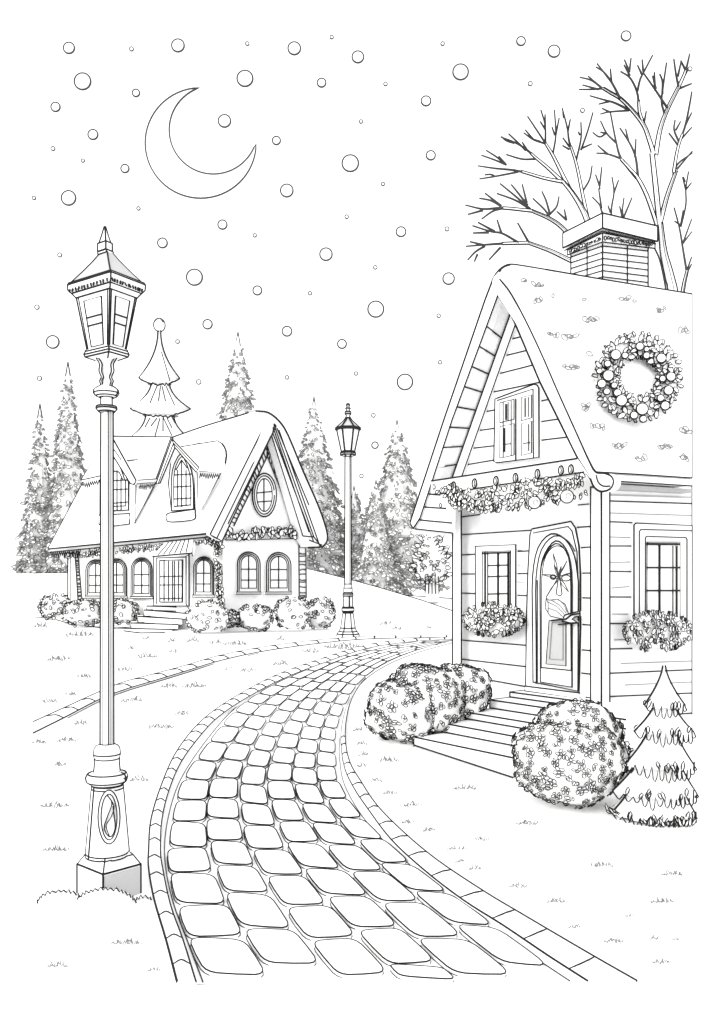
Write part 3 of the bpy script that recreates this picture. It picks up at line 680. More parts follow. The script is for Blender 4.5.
# steps
mb = MB()
for i, (xl, xr, yl, yr, hgt, Y) in enumerate([(114, 172, 628, 629.5, 4.5, 20.95), (131, 178, 623, 624.5, 5, 21.25), (138, 182, 616.5, 619, 6, 21.6), (144, 188, 610, 613.5, 6, 21.95), (147, 190, 606, 607.5, 4, 22.2)]):
    f = [P(xl, yl, Y+.25), P(xr, yr, Y), P(xr, yr+hgt+(3 if i == 0 else 0), Y), P(xl, yl+hgt, Y+.25)]; mb.prism(f, V((-.25, .95, 0)), SNOW)
    mb.ink([f[3], f[0], f[1]], 1.1); mb.ink([f[3], f[2]], .9); mb.ink([f[0], f[0]+V((.35, .5, 0))], 1.0)
mb.build('door_steps', sh)
# dormers
def dormer(face, rightroof, leftroof, wn, side, sillp, rakes, offs, roofdepth=.9, ridge=None):
    pl = Plane(RF.at(*offs), FW.n)
    f = MB(); f.slab(pl.pts(face), -pl.n*1.1, WH, 1.2); fo = f.build('dormer', sh)
    r = MB()
    rp = [pl.at(x, y, .2-dz) for x, y, dz in rightroof]; r.slab(rp, V((0, 0, -.05)), SNOW, 1.3)
    if leftroof: lp = [pl.at(x, y, .2-dz) for x, y, dz in leftroof]; r.slab(lp, V((0, 0, -.05)), SNOW, 1.3)
    if ridge: r.ink([pl.at(x, y, .2-dz) for x, y, dz in ridge], 1.1)
    r.build('dormer_roof', fo)
    for rk_ in rakes: k = MB(); k.slab(pl.pts(rk_, .26), -pl.n*.06, WH, 1.2); k.ink(pl.pts([((rk_[0][0]+rk_[-1][0])/2, (rk_[0][1]+rk_[-1][1])/2), ((rk_[1][0]+rk_[-2][0])/2, (rk_[1][1]+rk_[-2][1])/2)], .27), .8); k.build('bargeboard', fo)
    k = MB(); k.slab(pl.pts(sillp, .16), -pl.n*.3, SNOW, 1.2); k.build('sill', fo)
    k = MB(); k.slab([pl.at(x, y, .02-dz) for x, y, dz in side], V((-.05, 0, 0)), WH, 1.1); k.build('cheek', fo)
    return pl, fo
pl1, d1 = dormer([(100, 520), (100, 480), (108, 446), (130, 481), (135.5, 484), (135, 523)],
    [(108, 434, 0), (111.5, 436.2, 0), (171, 437, 1.1), (156, 479, .5), (136.5, 480.5, 0)], [(81.5, 480, 0), (102, 447, .3), (109, 435, .3), (109, 474, 0)],
    None, [(136, 484, 0), (156, 482, .6), (135, 522, 0)], [(99, 515), (129.5, 513.5), (129.5, 524), (103, 527.5), (99, 524)],
    [[(109, 436), (111.8, 436.6), (136, 480.5), (134, 484.5), (130.6, 483.5), (109, 449)]], (120, 526), ridge=[(125, 460.4, -.02), (161.5, 458.5, .8)])
pl2, d2 = dormer([(168.5, 483), (170, 470), (173, 447), (176, 444), (195.5, 470), (195, 510), (171.5, 511)],
    [(173, 438.5, 0), (181, 447, 0), (217.6, 441, .6)]+[(x, y, .5) for x, y in smooth2([(222, 443.5), (225.5, 449), (226.4, 457.5), (223, 471)], 5)]+[(195, 467.5, 0)], None,
    None, [(197, 471, 0), (221, 473, .5), (198, 516, 0)], smooth2([(169, 513), (180, 511.5), (194.5, 509.5), (195, 512), (195.5, 518), (190, 520.5), (170, 522), (166.5, 519), (166.5, 515), (169, 513)], 20)[:-1],
    [[(172, 438.8), (156, 484), (160, 483.2), (175, 447)], [(172, 438.8), (199, 467.5), (196, 472), (175, 447.5)]], (182, 521))
pk = MB()
for p_, L in ((pl1, [(50.5, 0)]),): pass
def gothic(pl, fo, pts, bars):
    k = MB(); k.slab(pl.pts(pts, .03), -pl.n*.05, WH, 1.2); wo = k.build('window', fo)
    xm = sum(p[0] for p in pts)/len(pts); ym = sum(p[1] for p in pts)/len(pts)
    k = MB(); k.slab(pl.pts([(xm+(x-xm)*.78, ym+(y-ym)*.86) for x, y in pts], .036), -pl.n*.01, PANE, 1.1)
    for a, b in bars: k.ink(pl.pts([a, b], .045), 1.0)
    k.build('pane', wo)
gothic(pl1, d1, [(103, 511), (103, 480), (109, 456), (116, 455), (122, 466), (128.5, 482), (128.5, 510)], [((117, 470), (117, 510)), ((121, 478), (121, 510)), ((110, 470), (110, 510)), ((105, 481), (127, 480)), ((105, 490), (127, 489)), ((105, 504), (127, 502)), ((111, 480), (114, 471)), ((114, 471), (119, 472)), ((119, 472), (123, 480))])
gothic(pl2, d2, smooth2([(172, 511), (171.5, 490), (173, 468), (181.5, 453), (189, 464), (193, 480), (193.5, 509)], 16), [((181.5, 460), (181.5, 507)), ((174, 475), (191, 474)), ((174, 487), (191, 486)), ((174, 499), (191, 498)), ((176, 470), (181.5, 460)), ((187, 468), (181.5, 460)), ((177.5, 470), (177.5, 506)), ((186, 470), (186, 506))])
for pl, x0, x1, y0, y1, dz, fo_ in ((pl1, 82, 101, 484, 480.5, 0, d1), (pl1, 137, 155, 485.5, 484, .3, d1), (pl2, 198.5, 220, 474, 475, .25, d2)):
    ic = MB(); n = int((x1-x0)/2); L = []
    for i in range(n):
        x = lerp(x0, x1, i/n); y = lerp(y0, y1, i/n); h = rnd.uniform(2, 5)
        L += [pl.at(x, y-1, .22-dz), pl.at(x+1, y+h, .22-dz)]
    ic.ink(L+[pl.at(x1, y1-1, .22-dz)], .8); ic.build('icicles', fo_)
# icicles and leafy trim along the eaves
mb = MB(); EA = Plane(RF.at(130, 543), FW.n)
scribble(mb, EA, [(66, 555.5), (100, 552.5), (140, 549), (180, 545.5), (214, 541.5)], 2.8, 210, 2.0, rnd, .72, INK, (-.05, 0))
for i in range(14):
    x = 51+i*2.1; y = 552.5-i*.15; h = rnd.uniform(3, 7); mb.ink(EA.pts([(x, y-1), (x+.9, y+h), (x+2, y-.5)], .0), .75)
mb.build('eaves_garland', sh)
mb = MB(); rnd = random.Random(53)
scribble(mb, FW.shifted(.1), [(217, 540), (218, 560), (219, 585), (221, 607)], 3.2, 100, 2.2, rnd, .75, INK, (0, .05))
scribble(mb, FW.shifted(.15), [(205, 540), (214, 541), (220, 544)], 4.5, 40, 2.6, rnd, .8, INK, (0, .05))
mb.build('corner_garland', sh)
mb = MB()
scribble(mb, GW.shifted(.1), [(222, 532), (240, 534), (262, 533.5), (285, 533), (303, 532)], 4.4, 90, 3.3, rnd, .85, INK, (0, .1))
mb.ink(GW.pts([(226, 540), (303, 538.5)], .1), 1.0); mb.build('gable_garland', sh)

# ---- small garden bushes in front of the small cottage
def leafy_bush(cx, cy, rx, ry, Y, label, seed, group=None, n=170, leafs=2.2, name='garden_bush'):
    base = P(cx, HY, Y); base.z = gz(Y)
    t = thing(name, label, 'bush', base, group); rn = random.Random(seed)
    mb = MB(); c = P(cx, cy, Y); s = Y/F; a, b, cz_ = rx*s, rx*s*.8, ry*s
    c.z -= 0; ellipsoid(mb, c, a*.93, b*.93, cz_*.93, 18, 10, sd=seed)
    lowz = base.z-.03
    for i in range(n):
        th = math.acos(rn.uniform(-.9, 1)); ph = rn.uniform(0, 6.283); nrm = V((math.sin(th)*math.cos(ph), math.sin(th)*math.sin(ph), math.cos(th)))
        edge = abs(nrm.y) < .45
        if not edge and rn.random() < .45: continue
        p = c+V((nrm.x*a, nrm.y*b, nrm.z*cz_))*lump(nrm, seed); uu = nrm.cross(V((0.1, 0, 1))).normalized(); vv = nrm.cross(uu)
        if edge and rn.random() < .6:
            d = (nrm+V((rn.uniform(-.5, .5), 0, rn.uniform(-.5, .5)))).normalized(); leaf(mb, p-d*s*1.5, d, d.cross(V((0, 1, 0))).normalized(), leafs*1.7*s, leafs*.6*s, .75)
        else: curl(mb, p+nrm*.01, uu, vv, leafs*s*rn.uniform(.6, 1.1), rn, .72, INK, WH)
    mb.build('foliage', t)
    return t
for i, (cx, cy, rx, ry, Y, lb) in enumerate([
    (56, 607.5, 16, 12.5, 24.6, 'leafy bush at the far left end of the small cottage wall'),
    (83, 613, 19, 13, 23.0, 'leafy bush between the leftmost bush and the lamp post'),
    (121, 612, 17, 12.5, 23.0, 'leafy bush just right of the tall lamp post, below the arched windows'),
    (209, 617, 22, 15, 20.3, 'leafy bush at the small cottage corner, right of its steps'),
    (233, 619, 7, 8, 20.8, 'smallest leafy bush, squeezed in right of the cottage corner'),
    (255, 618, 18, 13, 20.9, 'leafy bush below the left gable window'),
    (293, 613.5, 18, 16.5, 21.0, 'leafy bush below the right gable window'),
    (320, 613.5, 14, 15, 21.9, 'leafy bush at the right end of the small cottage')]):
    leafy_bush(cx, cy, rx, ry, Y, lb, 60+i, 'garden bushes along the small cottage')

# ---- flowering bushes beside the porch steps
def flower_bush(lobes, label, seed, nfl, zig=7.5):
    cx, cy, rx, ry, Y = lobes[0]; base = P(cx, HY, Y); base.z = gz(Y)
    t = thing('flowering_bush', label, 'bush', base, 'flowering bushes beside the porch steps'); rn = random.Random(seed); mb = MB(); fl = MB()
    for (cx, cy, rx, ry, Y) in lobes:
        c = P(cx, cy, Y); s = Y/F; a, b, h = rx*s, rx*s*.8, ry*s
        ellipsoid(mb, c, a*.97, b*.97, h*.97, 32, 20, sd=seed)
        per = math.pi*(rx+ry); n = int(per/zig); pts = []
        for i in range(n):
            al = 2*math.pi*i/n
            for q, of in ((.985, 0), (1.0+rn.uniform(.02, .07), .3), (1.03+rn.uniform(0, .04), .55), (1.0, .8)):
                aa = al+(of+rn.uniform(-.12, .12))*2*math.pi/n; q *= lump(V((math.cos(aa), 0, math.sin(aa))), seed); pts.append(c+V((math.cos(aa)*a*q, -.05*b, math.sin(aa)*h*q)))
        others = [o for o in lobes if o[0] != cx]
        run = []
        for p in pts+[pts[0]]:
            x = CX+p.x/p.y*F; y = HY-(p.z-CZ)/p.y*F
            if any(((x-o[0])/o[2])**2+((y-o[1])/o[3])**2 < .93 for o in others):
                if len(run) > 1: mb.ink(run, 1.0)
                run = []
            else: run.append(p)
        if len(run) > 1: mb.ink(run, 1.0)
        placed = []; tries = 0
        while len(placed) < nfl*rx*ry/2000*2 and tries < 6000:
            tries += 1
            ph = rn.uniform(0, 6.283); u_ = rn.uniform(-.85, .97); r_ = math.sqrt(1-u_*u_); nrm = V((r_*math.cos(ph), r_*math.sin(ph), u_))
            if any((nrm-q).length < 9.8/max(rx, ry) for q in placed): continue
            
            if abs(nrm.y) < .3 and rn.random() < .55: continue
            placed.append(nrm); lq = lump(nrm, seed); p = c+V((nrm.x*a, nrm.y*b, nrm.z*h))*lq; uu = nrm.cross(V((.1, 0, 1))).normalized(); vv = nrm.cross(uu)
            if rn.random() < .3:
                for j in range(3): fl.poly; curl(fl, p+nrm*.012+uu*rn.uniform(-3, 3)*s+vv*rn.uniform(-3, 3)*s, uu, vv, rn.uniform(1.7, 2.8)*s, rn, .75, MID, WH)
            else:
                k = rn.choice((4, 5, 5)); R0 = rn.uniform(2.7, 4.1)*s; a0 = rn.uniform(0, 6)
                for j in range(k):
                    aa = a0+2*math.pi*j/k; curl(fl, p+nrm*.01+uu*math.cos(aa)*R0+vv*math.sin(aa)*R0, uu, vv, R0*.58, rn, .8, INK, WH)
                curl(fl, p+nrm*.02, uu, vv, R0*.42, rn, .8, INK, WH)
        for k in range(int(n*.9)):
            ph = rn.uniform(0, 6.283); nrm = V((math.cos(ph), math.sin(ph)*.5, -.75+rn.uniform(-.1, .4))).normalized(); p = c+V((nrm.x*a, nrm.y*b, nrm.z*h))
    mb.build('foliage', t); fl.build('blossoms', t)
flower_bush([(403, 711, 37, 32, 11.1), (424, 699, 41, 36, 11.3), (460, 691, 31, 28, 11.6)], 'wide flowering bush left of the porch steps, against the porch post', 71, 105)
flower_bush([(568, 760, 57, 42, 8.72), (576, 737, 43, 37, 8.8)], 'round flowering bush right of the porch steps, beside the small fir', 72, 88)

# ================================================================== STREET LAMPS
lp = thing('street_lamp', 'tall lamp post with four-sided lantern in the left foreground', 'street lamp', (P(107, 880, 6.8).x, 6.8, gz(6.8)), 'street lamps')
Y = 6.8; ROT = R(-90); SH = .39
def corner(a, rr, k=SH): return V((math.cos(R(a))*rr-k*math.sin(R(a))*rr, math.sin(R(a))*rr, 0))
def sq(mb, levels, m=WH, rings=None, w=1.4, edges=(-180, -90, 0.001, 90), px=106.5, rot=ROT, sh=SH): lathe(mb, px, Y, levels, 4, rot, m, rings, edges, w, 1.0, sh)
mb = MB(); sq(mb, [(864, 31.8), (908, 31.8)], WH, None, 1.7, px=109, sh=.1); sq(mb, [(852, 21), (854.5, 24), (864, 31.8)], WH, [1], 1.2, px=109, sh=.1)
# right face of the plinth, its shaded side painted in pale grey
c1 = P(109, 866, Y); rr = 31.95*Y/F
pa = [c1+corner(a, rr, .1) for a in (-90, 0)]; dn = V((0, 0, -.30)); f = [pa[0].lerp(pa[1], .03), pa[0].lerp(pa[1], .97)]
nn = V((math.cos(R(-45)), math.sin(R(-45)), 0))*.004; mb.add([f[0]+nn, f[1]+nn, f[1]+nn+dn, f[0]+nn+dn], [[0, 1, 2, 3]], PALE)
mb.build('plinth', lp)
mb = MB()
lathe(mb, 107.5, Y, [(785, 15), (788, 15.2), (852, 20.8), (855, 21)], 20, 0, WH, [0, 1, 2, 3], (0, 180, -133), 1.2)
# oval cartouche
oc_ = lambda rx, ry, y, of=.0: [P(109+rx*math.cos(a), y+ry*math.sin(a), Y-.135-of-(.0006*(y+ry*math.sin(a)-785))) for a in [2*math.pi*i/22 for i in range(22)]]
mb.slab(oc_(11, 27, 817), V((0, .04, 0)), WH, 1.2); mb.ink(oc_(8, 23, 817, .004), 1.0, INK, True)
fl = [P(x, y, Y-.165) for x, y in smooth2([(107, 795), (112, 803), (108, 815), (104, 828), (110, 837), (115, 829), (114, 815), (113, 806)], 18)]; mb.ink(fl, 1.1)
fl = [P(x, y, Y-.165) for x, y in smooth2([(107, 795), (114, 806), (111, 817), (106, 826), (110, 837)], 12)]; mb.ink(fl, .9)
mb.build('pedestal', lp)
mb = MB()
lathe(mb, 107, Y, [(744, 7), (745.5, 10), (748, 12), (754, 12.8), (757, 12), (758.5, 11.5)], 24, 0, WH, [0, 3, 5], (0, 180), 1.2)
lathe(mb, 107, Y, [(758, 11.8), (764, 11.6), (770, 12.2), (776, 14)], 24, 0, WH, [3], (0, 180), 1.5)
lathe(mb, 107, Y, [(771, 14), (773, 18.5), (777, 20), (781, 19), (784, 15)], 24, 0, WH, [1, 3, 4], (0, 180), 1.2); mb.ink([P(107, 777, Y)+V((math.cos(a)*20.3*Y/F, math.sin(a)*20.3*Y/F, 0)) for a in [math.pi*i/16-math.pi*.12 for i in range(21)]], 1.2)
for sg in (-1, 1):
    mb.ink([P(107+sg*x, y, Y)+V((0, -.03, 0)) for x, y in ((15, 771.5), (18.5, 773), (20.3, 777), (19.4, 781), (15.5, 784))], 1.3)
mb.build('base_collar', lp, smooth=True)
mb = MB(); lathe(mb, 107, Y, [(412, 5.4), (746, 6.1)], 20, 0, WH, [0], (0, 180), 1.7)
for a, ww, m_ in ((-62, 1.0, INK), (-50, 1.6, STR), (-30, 2.6, STR), (-120, .8, GREY)):  # grey stripes are the round pole's shading, painted on
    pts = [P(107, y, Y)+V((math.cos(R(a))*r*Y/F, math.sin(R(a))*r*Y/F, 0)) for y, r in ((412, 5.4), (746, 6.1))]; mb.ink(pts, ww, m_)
mb.build('pole', lp)
mb = MB()
lathe(mb, 106.5, Y, [(386, 5), (387.5, 8), (390, 11.5), (393, 12), (396, 10), (397.5, 7)], 24, 0, WH, [3, 4, 5], (0, 180), 1.1)
for sg in (-1, 1): mb.ink([P(106.5+sg*x, y, Y)+V((0, -.02, 0)) for x, y in ((5.4, 386), (8.5, 387.5), (11.9, 390), (12.4, 393), (10.5, 396))], 1.2)
lathe(mb, 106.5, Y, [(397, 5), (407, 5.2)], 24, 0, WH, [0], (0, 180), 1.4)
lathe(mb, 106.5, Y, [(406.5, 9.5), (408.5, 9.8), (411.5, 7.5), (412.5, 6)], 24, 0, WH, [0, 1, 2], (0, 180), 1.4)
mb.build('pole_collar', lp, smooth=True)
mb = MB()
lathe(mb, 106.5, Y, [(358, 9), (364, 4.4), (376, 4), (384, 4.5), (387, 7)], 20, 0, WH, [], (0, 180), 1.2)
for sgn, ph in ((-1, 0), (1, 0), (-1, 1), (1, 1)):
    L = smooth2([(106.5+sgn*10.5, 358), (106.5+sgn*7, 364), (106.5+sgn*7.5, 371), (106.5+sgn*5.2, 377), (106.5+sgn*6.8, 381), (106.5+sgn*5, 386)], 14)
    L2 = smooth2([(106.5+sgn*8, 358), (106.5+sgn*4.5, 364), (106.5+sgn*5, 371), (106.5+sgn*3, 377), (106.5+sgn*4.6, 381), (106.5+sgn*3.2, 386)], 14)
    yy = Y-.04 if ph == 0 else Y+.06
    mb.slab([P(x, y, yy) for x, y in L+L2[::-1]], V((0, .02, 0)), WH, 1.2)
mb.build('scroll_bracket', lp)
mb = MB(); sq(mb, [(350, 20.5), (351.5, 21), (354.5, 22.6), (357, 21.5), (360.5, 11)], WH, [1, 2, 3]); mb.build('lantern_base', lp)
LV = [(298, 30), (351, 19.2)]
mb = MB(); sq(mb, LV, WH, [], 1.5)
def lpt(a0, a1, t, v, off=0.0):     # point on a lantern face: t across, v down
    r = lerp(30, 19.2, v); y = lerp(298, 351, v); c = P(106.5, y, Y); rr = r*Y/F
    p = corner(a0, rr).lerp(corner(a1, rr), t)
    nm = V((math.cos(R((a0+a1)/2)), math.sin(R((a0+a1)/2)), .2)).normalized(); return c+p+nm*off
for a0, a1 in ((-180, -90), (-90, 0), (0, 90), (90, 180)):
    for t in (.06, .94): mb.ink([lpt(a0, a1, t, 0), lpt(a0, a1, t, 1)], 1.2)
lb = mb.build('lantern_frame', lp)
for a0, a1 in ((-180, -90), (-90, 0), (0, 90), (90, 180)):
    mb = MB(); t0, t1 = .22, .76
    mb.slab([lpt(a0, a1, t0, .1, .004), lpt(a0, a1, t1, .1, .004), lpt(a0, a1, t1+.02, .95, .004), lpt(a0, a1, t0+.02, .95, .004)], V((0, 0, 0.001)), PANE, 1.4)
    for vv_ in (.42, .57): mb.ink([lpt(a0, a1, t0, vv_, .008), lpt(a0, a1, t1, vv_, .008)], 1.3)
    mb.build('lantern_pane', lb)
mb = MB(); sq(mb, [(283, 37.5), (285, 39), (290.5, 38.5), (293.5, 35), (298, 30.5)], WH, [0, 1, 3, 4], 1.4)
rnd = random.Random(3)
for a0, a1 in ((-180, -90), (-90, 0)):
    for i in range(13):
        t = (i+.6)/13.4; rr = 38.2*Y/F*1.0; c = P(106.5, 292, Y); p = c+corner(a0, 1).lerp(corner(a1, 1), t)*37.3*Y/F
        nm = V((math.cos(R((a0+a1)/2)), math.sin(R((a0+a1)/2)), 0)); uu = nm.cross(V((0, 0, 1)))
        mb.ink([p+nm*.012+V((0, 0, .014))+uu*rnd.uniform(-.01, .01), p+nm*.012-V((0, 0, .012))+uu*rnd.uniform(-.01, .01)], 1.5)
mb.build('lantern_cornice', lp)
mb = MB(); sq(mb, [(254, 7), (262, 14), (272, 24), (283.5, 36.5)], PALE, [3], 1.4); mb.build('lantern_roof', lp)  # roof shading painted in as an even pale grey
mb = MB(); sq(mb, [(243.5, 7.2), (251.5, 7.4)], WH, None, 1.4, px=105); sq(mb, [(252, 7.8), (254.5, 7.6)], WH, None, 1.1, px=105.5); sq(mb, [(226.5, .6), (236, 3.4), (243.5, 6)], WH, [2], 1.4, px=105); mb.build('finial', lp)

Y = 19.4
lp2 = thing('street_lamp', 'smaller distant lamp post standing at the bend beyond the path', 'street lamp', (P(348, 636, Y).x, Y, gz(Y)), 'street lamps')
HX = (0, 180, -60, -120)
mb = MB(); lathe(mb, 348, Y, [(631.5, 9), (634, 11), (638, 11.3)], 6, 0, WH, None, HX, 1.1); mb.build('plinth', lp2)
mb = MB(); lathe(mb, 348, Y, [(611, 5), (613, 5), (628, 7.2), (632, 8.8)], 6, 0, WH, None, HX, 1.1); mb.build('pedestal', lp2)
mb = MB(); lathe(mb, 348, Y, [(607, 5), (608, 5.8), (611, 5.8), (612, 5)], 12, 0, WH, None, (0, 180), 1.1); lathe(mb, 348, Y, [(596, 4.2), (608, 4.2)], 12, 0, WH, None, (0, 180, -70), 1.2); lathe(mb, 348, Y, [(592.5, 4), (594, 4.8), (596, 4.8)], 12, 0, WH, None, (0, 180), 1.2)
lathe(mb, 348, Y, [(584, 2.8), (588, 4), (592.5, 4)], 12, 0, WH, None, (0, 180), 1.0); mb.build('base_collar', lp2)
mb = MB(); lathe(mb, 348, Y, [(455, 2.6), (585, 2.9)], 12, 0, WH, [], (0, 180), 1.6); mb.ink([P(349.6, 456, Y-.06), P(349.8, 584, Y-.06)], .8, GREY); mb.build('pole', lp2)
mb = MB(); lathe(mb, 348, Y, [(451.5, 6.5), (453, 7.6), (455, 7.6), (456.5, 3)], 6, 0, WH, None, HX, 1.3); mb.build('lantern_base', lp2)
mb = MB(); lathe(mb, 348, Y, [(429, 11.3), (452, 6.4)], 6, 0, PANE, None, HX, 1.8); mb.build('lantern_glass', lp2)
mb = MB(); lathe(mb, 348, Y, [(418, 2.2), (421, 4.5), (428, 12.2), (429.5, 12.4)], 6, 0, PALE, [0, 2, 3], HX, 1.6); mb.build('lantern_roof', lp2)  # pale grey again stands for the roof's shading
mb = MB(); lathe(mb, 348, Y, [(403, .3), (405, 1.5), (407, .7), (408.5, 2.2), (410.5, .9), (412, 2.8), (414, 2.8), (415.5, 1.3), (418, 2.2)], 10, 0, WH, [1, 3, 5, 6], (0, 180), 1.2); mb.build('finial', lp2)

# ---- snow mound round the foot of the near lamp
mt = MB()
def mound(mb, cx, cy, rx, ry, Y, seed, a0=0, a1=180, spikes=16):
    rn = random.Random(seed); c = P(cx, cy, Y); s = Y/F; ellipsoid(mb, c, rx*s, rx*s*.45, ry*s, 24, 12, SNOW); pts = []
    for i in range(spikes*2+1):
        a = R(lerp(a0, a1, i/(spikes*2))); q = 1.02 if i % 2 else 1.0; k = (3.2*rn.uniform(.6, 1.1) if i % 2 else 0)
        pts.append(c+V((math.cos(a)*(rx)*s+(rn.uniform(-.8, .8)*s), -.02, math.sin(a)*ry*s+k*s)))
    mb.ink(pts, 1.2)
mound(mt, 62, 905, 24, 14, 6.62, 1, 25, 170, 11); mound(mt, 106, 908, 32, 19, 6.45, 2, 18, 150, 14); mound(mt, 145, 905, 10, 8, 6.7, 3, 40, 150, 4)
tag(mt.build('snow_mound', loc=(-1.85, 6.5, gz(6.5))), 'spiky-edged low snow mound banked around the near lamp post foot', 'snow mound')

# ================================================================== TREES
def conifer(cx, yt, yb, hw, Y, label, seed, n, px=4.2):
    base = P(cx, HY, Y); base.z = gz(Y)
    t = thing('conifer_tree', label, 'tree', base, 'conifer trees behind the cottages'); rn = random.Random(seed); s = Y/F
    top = P(cx, yt, Y); H = top.z-base.z
    tr = MB(); tr.tube([base-V((0, 0, .1)), base+V((0, 0, H*.9))], hw*s*.09, STR, False, 8, hw*s*.02); tr.build('trunk', t)
    mb = MB(); tiers = max(7, int((yb-yt)/17)); NA = 26; prof = []
    for k in range(tiers):
        f0 = (k+.15)/tiers; f1 = (k+1)/tiers; prof += [(f0, .78 if k else .3), (f1*.985, .92)]
    rows = [(0.0, .01)]+[(f, q*f) for f, q in prof]; vs = []
    jt = [rn.uniform(.8, 1.12) for _ in range(NA)]
    for i, (f, q) in enumerate(rows):
        jt = [rn.uniform(.82, 1.12) for _ in range(NA)] if i % 2 == 0 else jt
        for k in range(NA):
            a = 2*math.pi*k/NA; r = hw*s*q*jt[k]*.84; vs.append(V((top.x+math.cos(a)*r, Y+math.sin(a)*r, top.z-H*.93*f+(rn.uniform(-.3, .3)*s*3))))
    L = len(rows); mb.add(vs, [[i*NA+k, i*NA+(k+1) % NA, (i+1)*NA+(k+1) % NA, (i+1)*NA+k] for i in range(L-1) for k in range(NA)])
    # boughs: small drooping outlined tufts all round
    for i in range(int(n*1.9)):
        f = math.sqrt(rn.uniform(.004, 1)); a = rn.uniform(0, 6.283)
        k = f*tiers % 1.0; r = hw*s*f*(.74+.32*k)*rn.uniform(.93, 1.06)+.8*s
        p = V((top.x+math.cos(a)*r, Y+math.sin(a)*r, top.z-H*.93*f)); out = V((math.cos(a), math.sin(a), 0)); tan = V((-math.sin(a), math.cos(a), 0))
        sz = px*s*rn.uniform(.4, .8)*(.5+.55*f); dn_ = (out*rn.uniform(.3, .9)+V((0, 0, -.9))).normalized()
        if rn.random() < .4: d = (out*.9+V((0, 0, rn.uniform(-.7, .2)))+tan*rn.uniform(-.5, .5)).normalized(); leaf(mb, p-d*sz*.4, d, d.cross(V((0, 0, 1))).cross(d).normalized(), sz*2.1, sz*.42, .92, GREY, SNOW)
        else: curl(mb, p, tan, dn_, sz, rn, .88, GREY, SNOW)
    for sg in (-1, 1):
        mb.ink([top, top+V((sg*1.0*s, 0, -6*s)), top+V((sg*2.4*s, 0, -14*s))], 1.0, MID)
    mb.build('crown', t)
conifer(68, 362, 602, 31, 50, 'taller conifer at the far left, behind the small cottage eave', 101, 750)
conifer(40, 404, 602, 24, 51.5, 'shorter leftmost conifer beside the taller one', 102, 480)
conifer(238, 332, 600, 52, 48, 'conifer rising above the snowy ridge of the small cottage', 103, 1500)
conifer(314, 397, 604, 46, 53, 'conifer between the small cottage gable and the distant lamp', 104, 950)
conifer(354, 486, 604, 30, 57, 'low conifer just right of the distant lamp pole', 105, 380)
conifer(376, 480, 604, 34, 44, 'short dark-tipped conifer in the middle of the clump', 106, 520)
conifer(397, 420, 604, 46, 50, 'tall slender conifer left of the large cottage eave', 107, 900)

# ---- dark shrub behind the porch
Y = 40.5; base = P(431, HY, Y); base.z = P(431, 593, Y).z
t = thing('evergreen_shrub', 'dark leafy upright shrub growing just left of the large cottage porch', 'shrub', base); rnd = random.Random(9)
mb = MB(); s = Y/F; mb.tube([P(432.5, 602, Y), P(432, 560, Y)], 7*s, WH, False, 10, 5*s)
for x in (425, 428.5, 432, 435.5, 439): mb.ink([P(x, 594, Y-.3), P(x+(431-x)*.1, 574, Y-.3)], 1.0)
mb.build('stem', t)
mb = MB(); c = P(431, 562, Y); ellipsoid(mb, c, 15*s, 12*s, 22*s, 16, 10); ellipsoid(mb, P(431.5, 540, Y), 8*s, 7*s, 12*s, 12, 8)
for i in range(190):
    f = rnd.random(); y = lerp(529, 584, f); half = 3+17*math.sin(min(1, f*1.2)*math.pi/2)*(1 if f < .75 else 1-(f-.75)*2.4); a = rnd.uniform(0, 6.283); q = rnd.uniform(.75, 1.05)
    p = P(431, y, Y)+V((math.cos(a)*half*q*s, math.sin(a)*half*q*s*.8, 0)); d = V((math.cos(a)*.9+rnd.uniform(-.3, .3), math.sin(a), rnd.uniform(-.1, .9))).normalized()
    leaf(mb, p-d*2*s, d, d.cross(V((0, 1, .1))).normalized(), rnd.uniform(5, 9)*s, 1.9*s, .8, INK, WH)
mb.build('foliage', t)

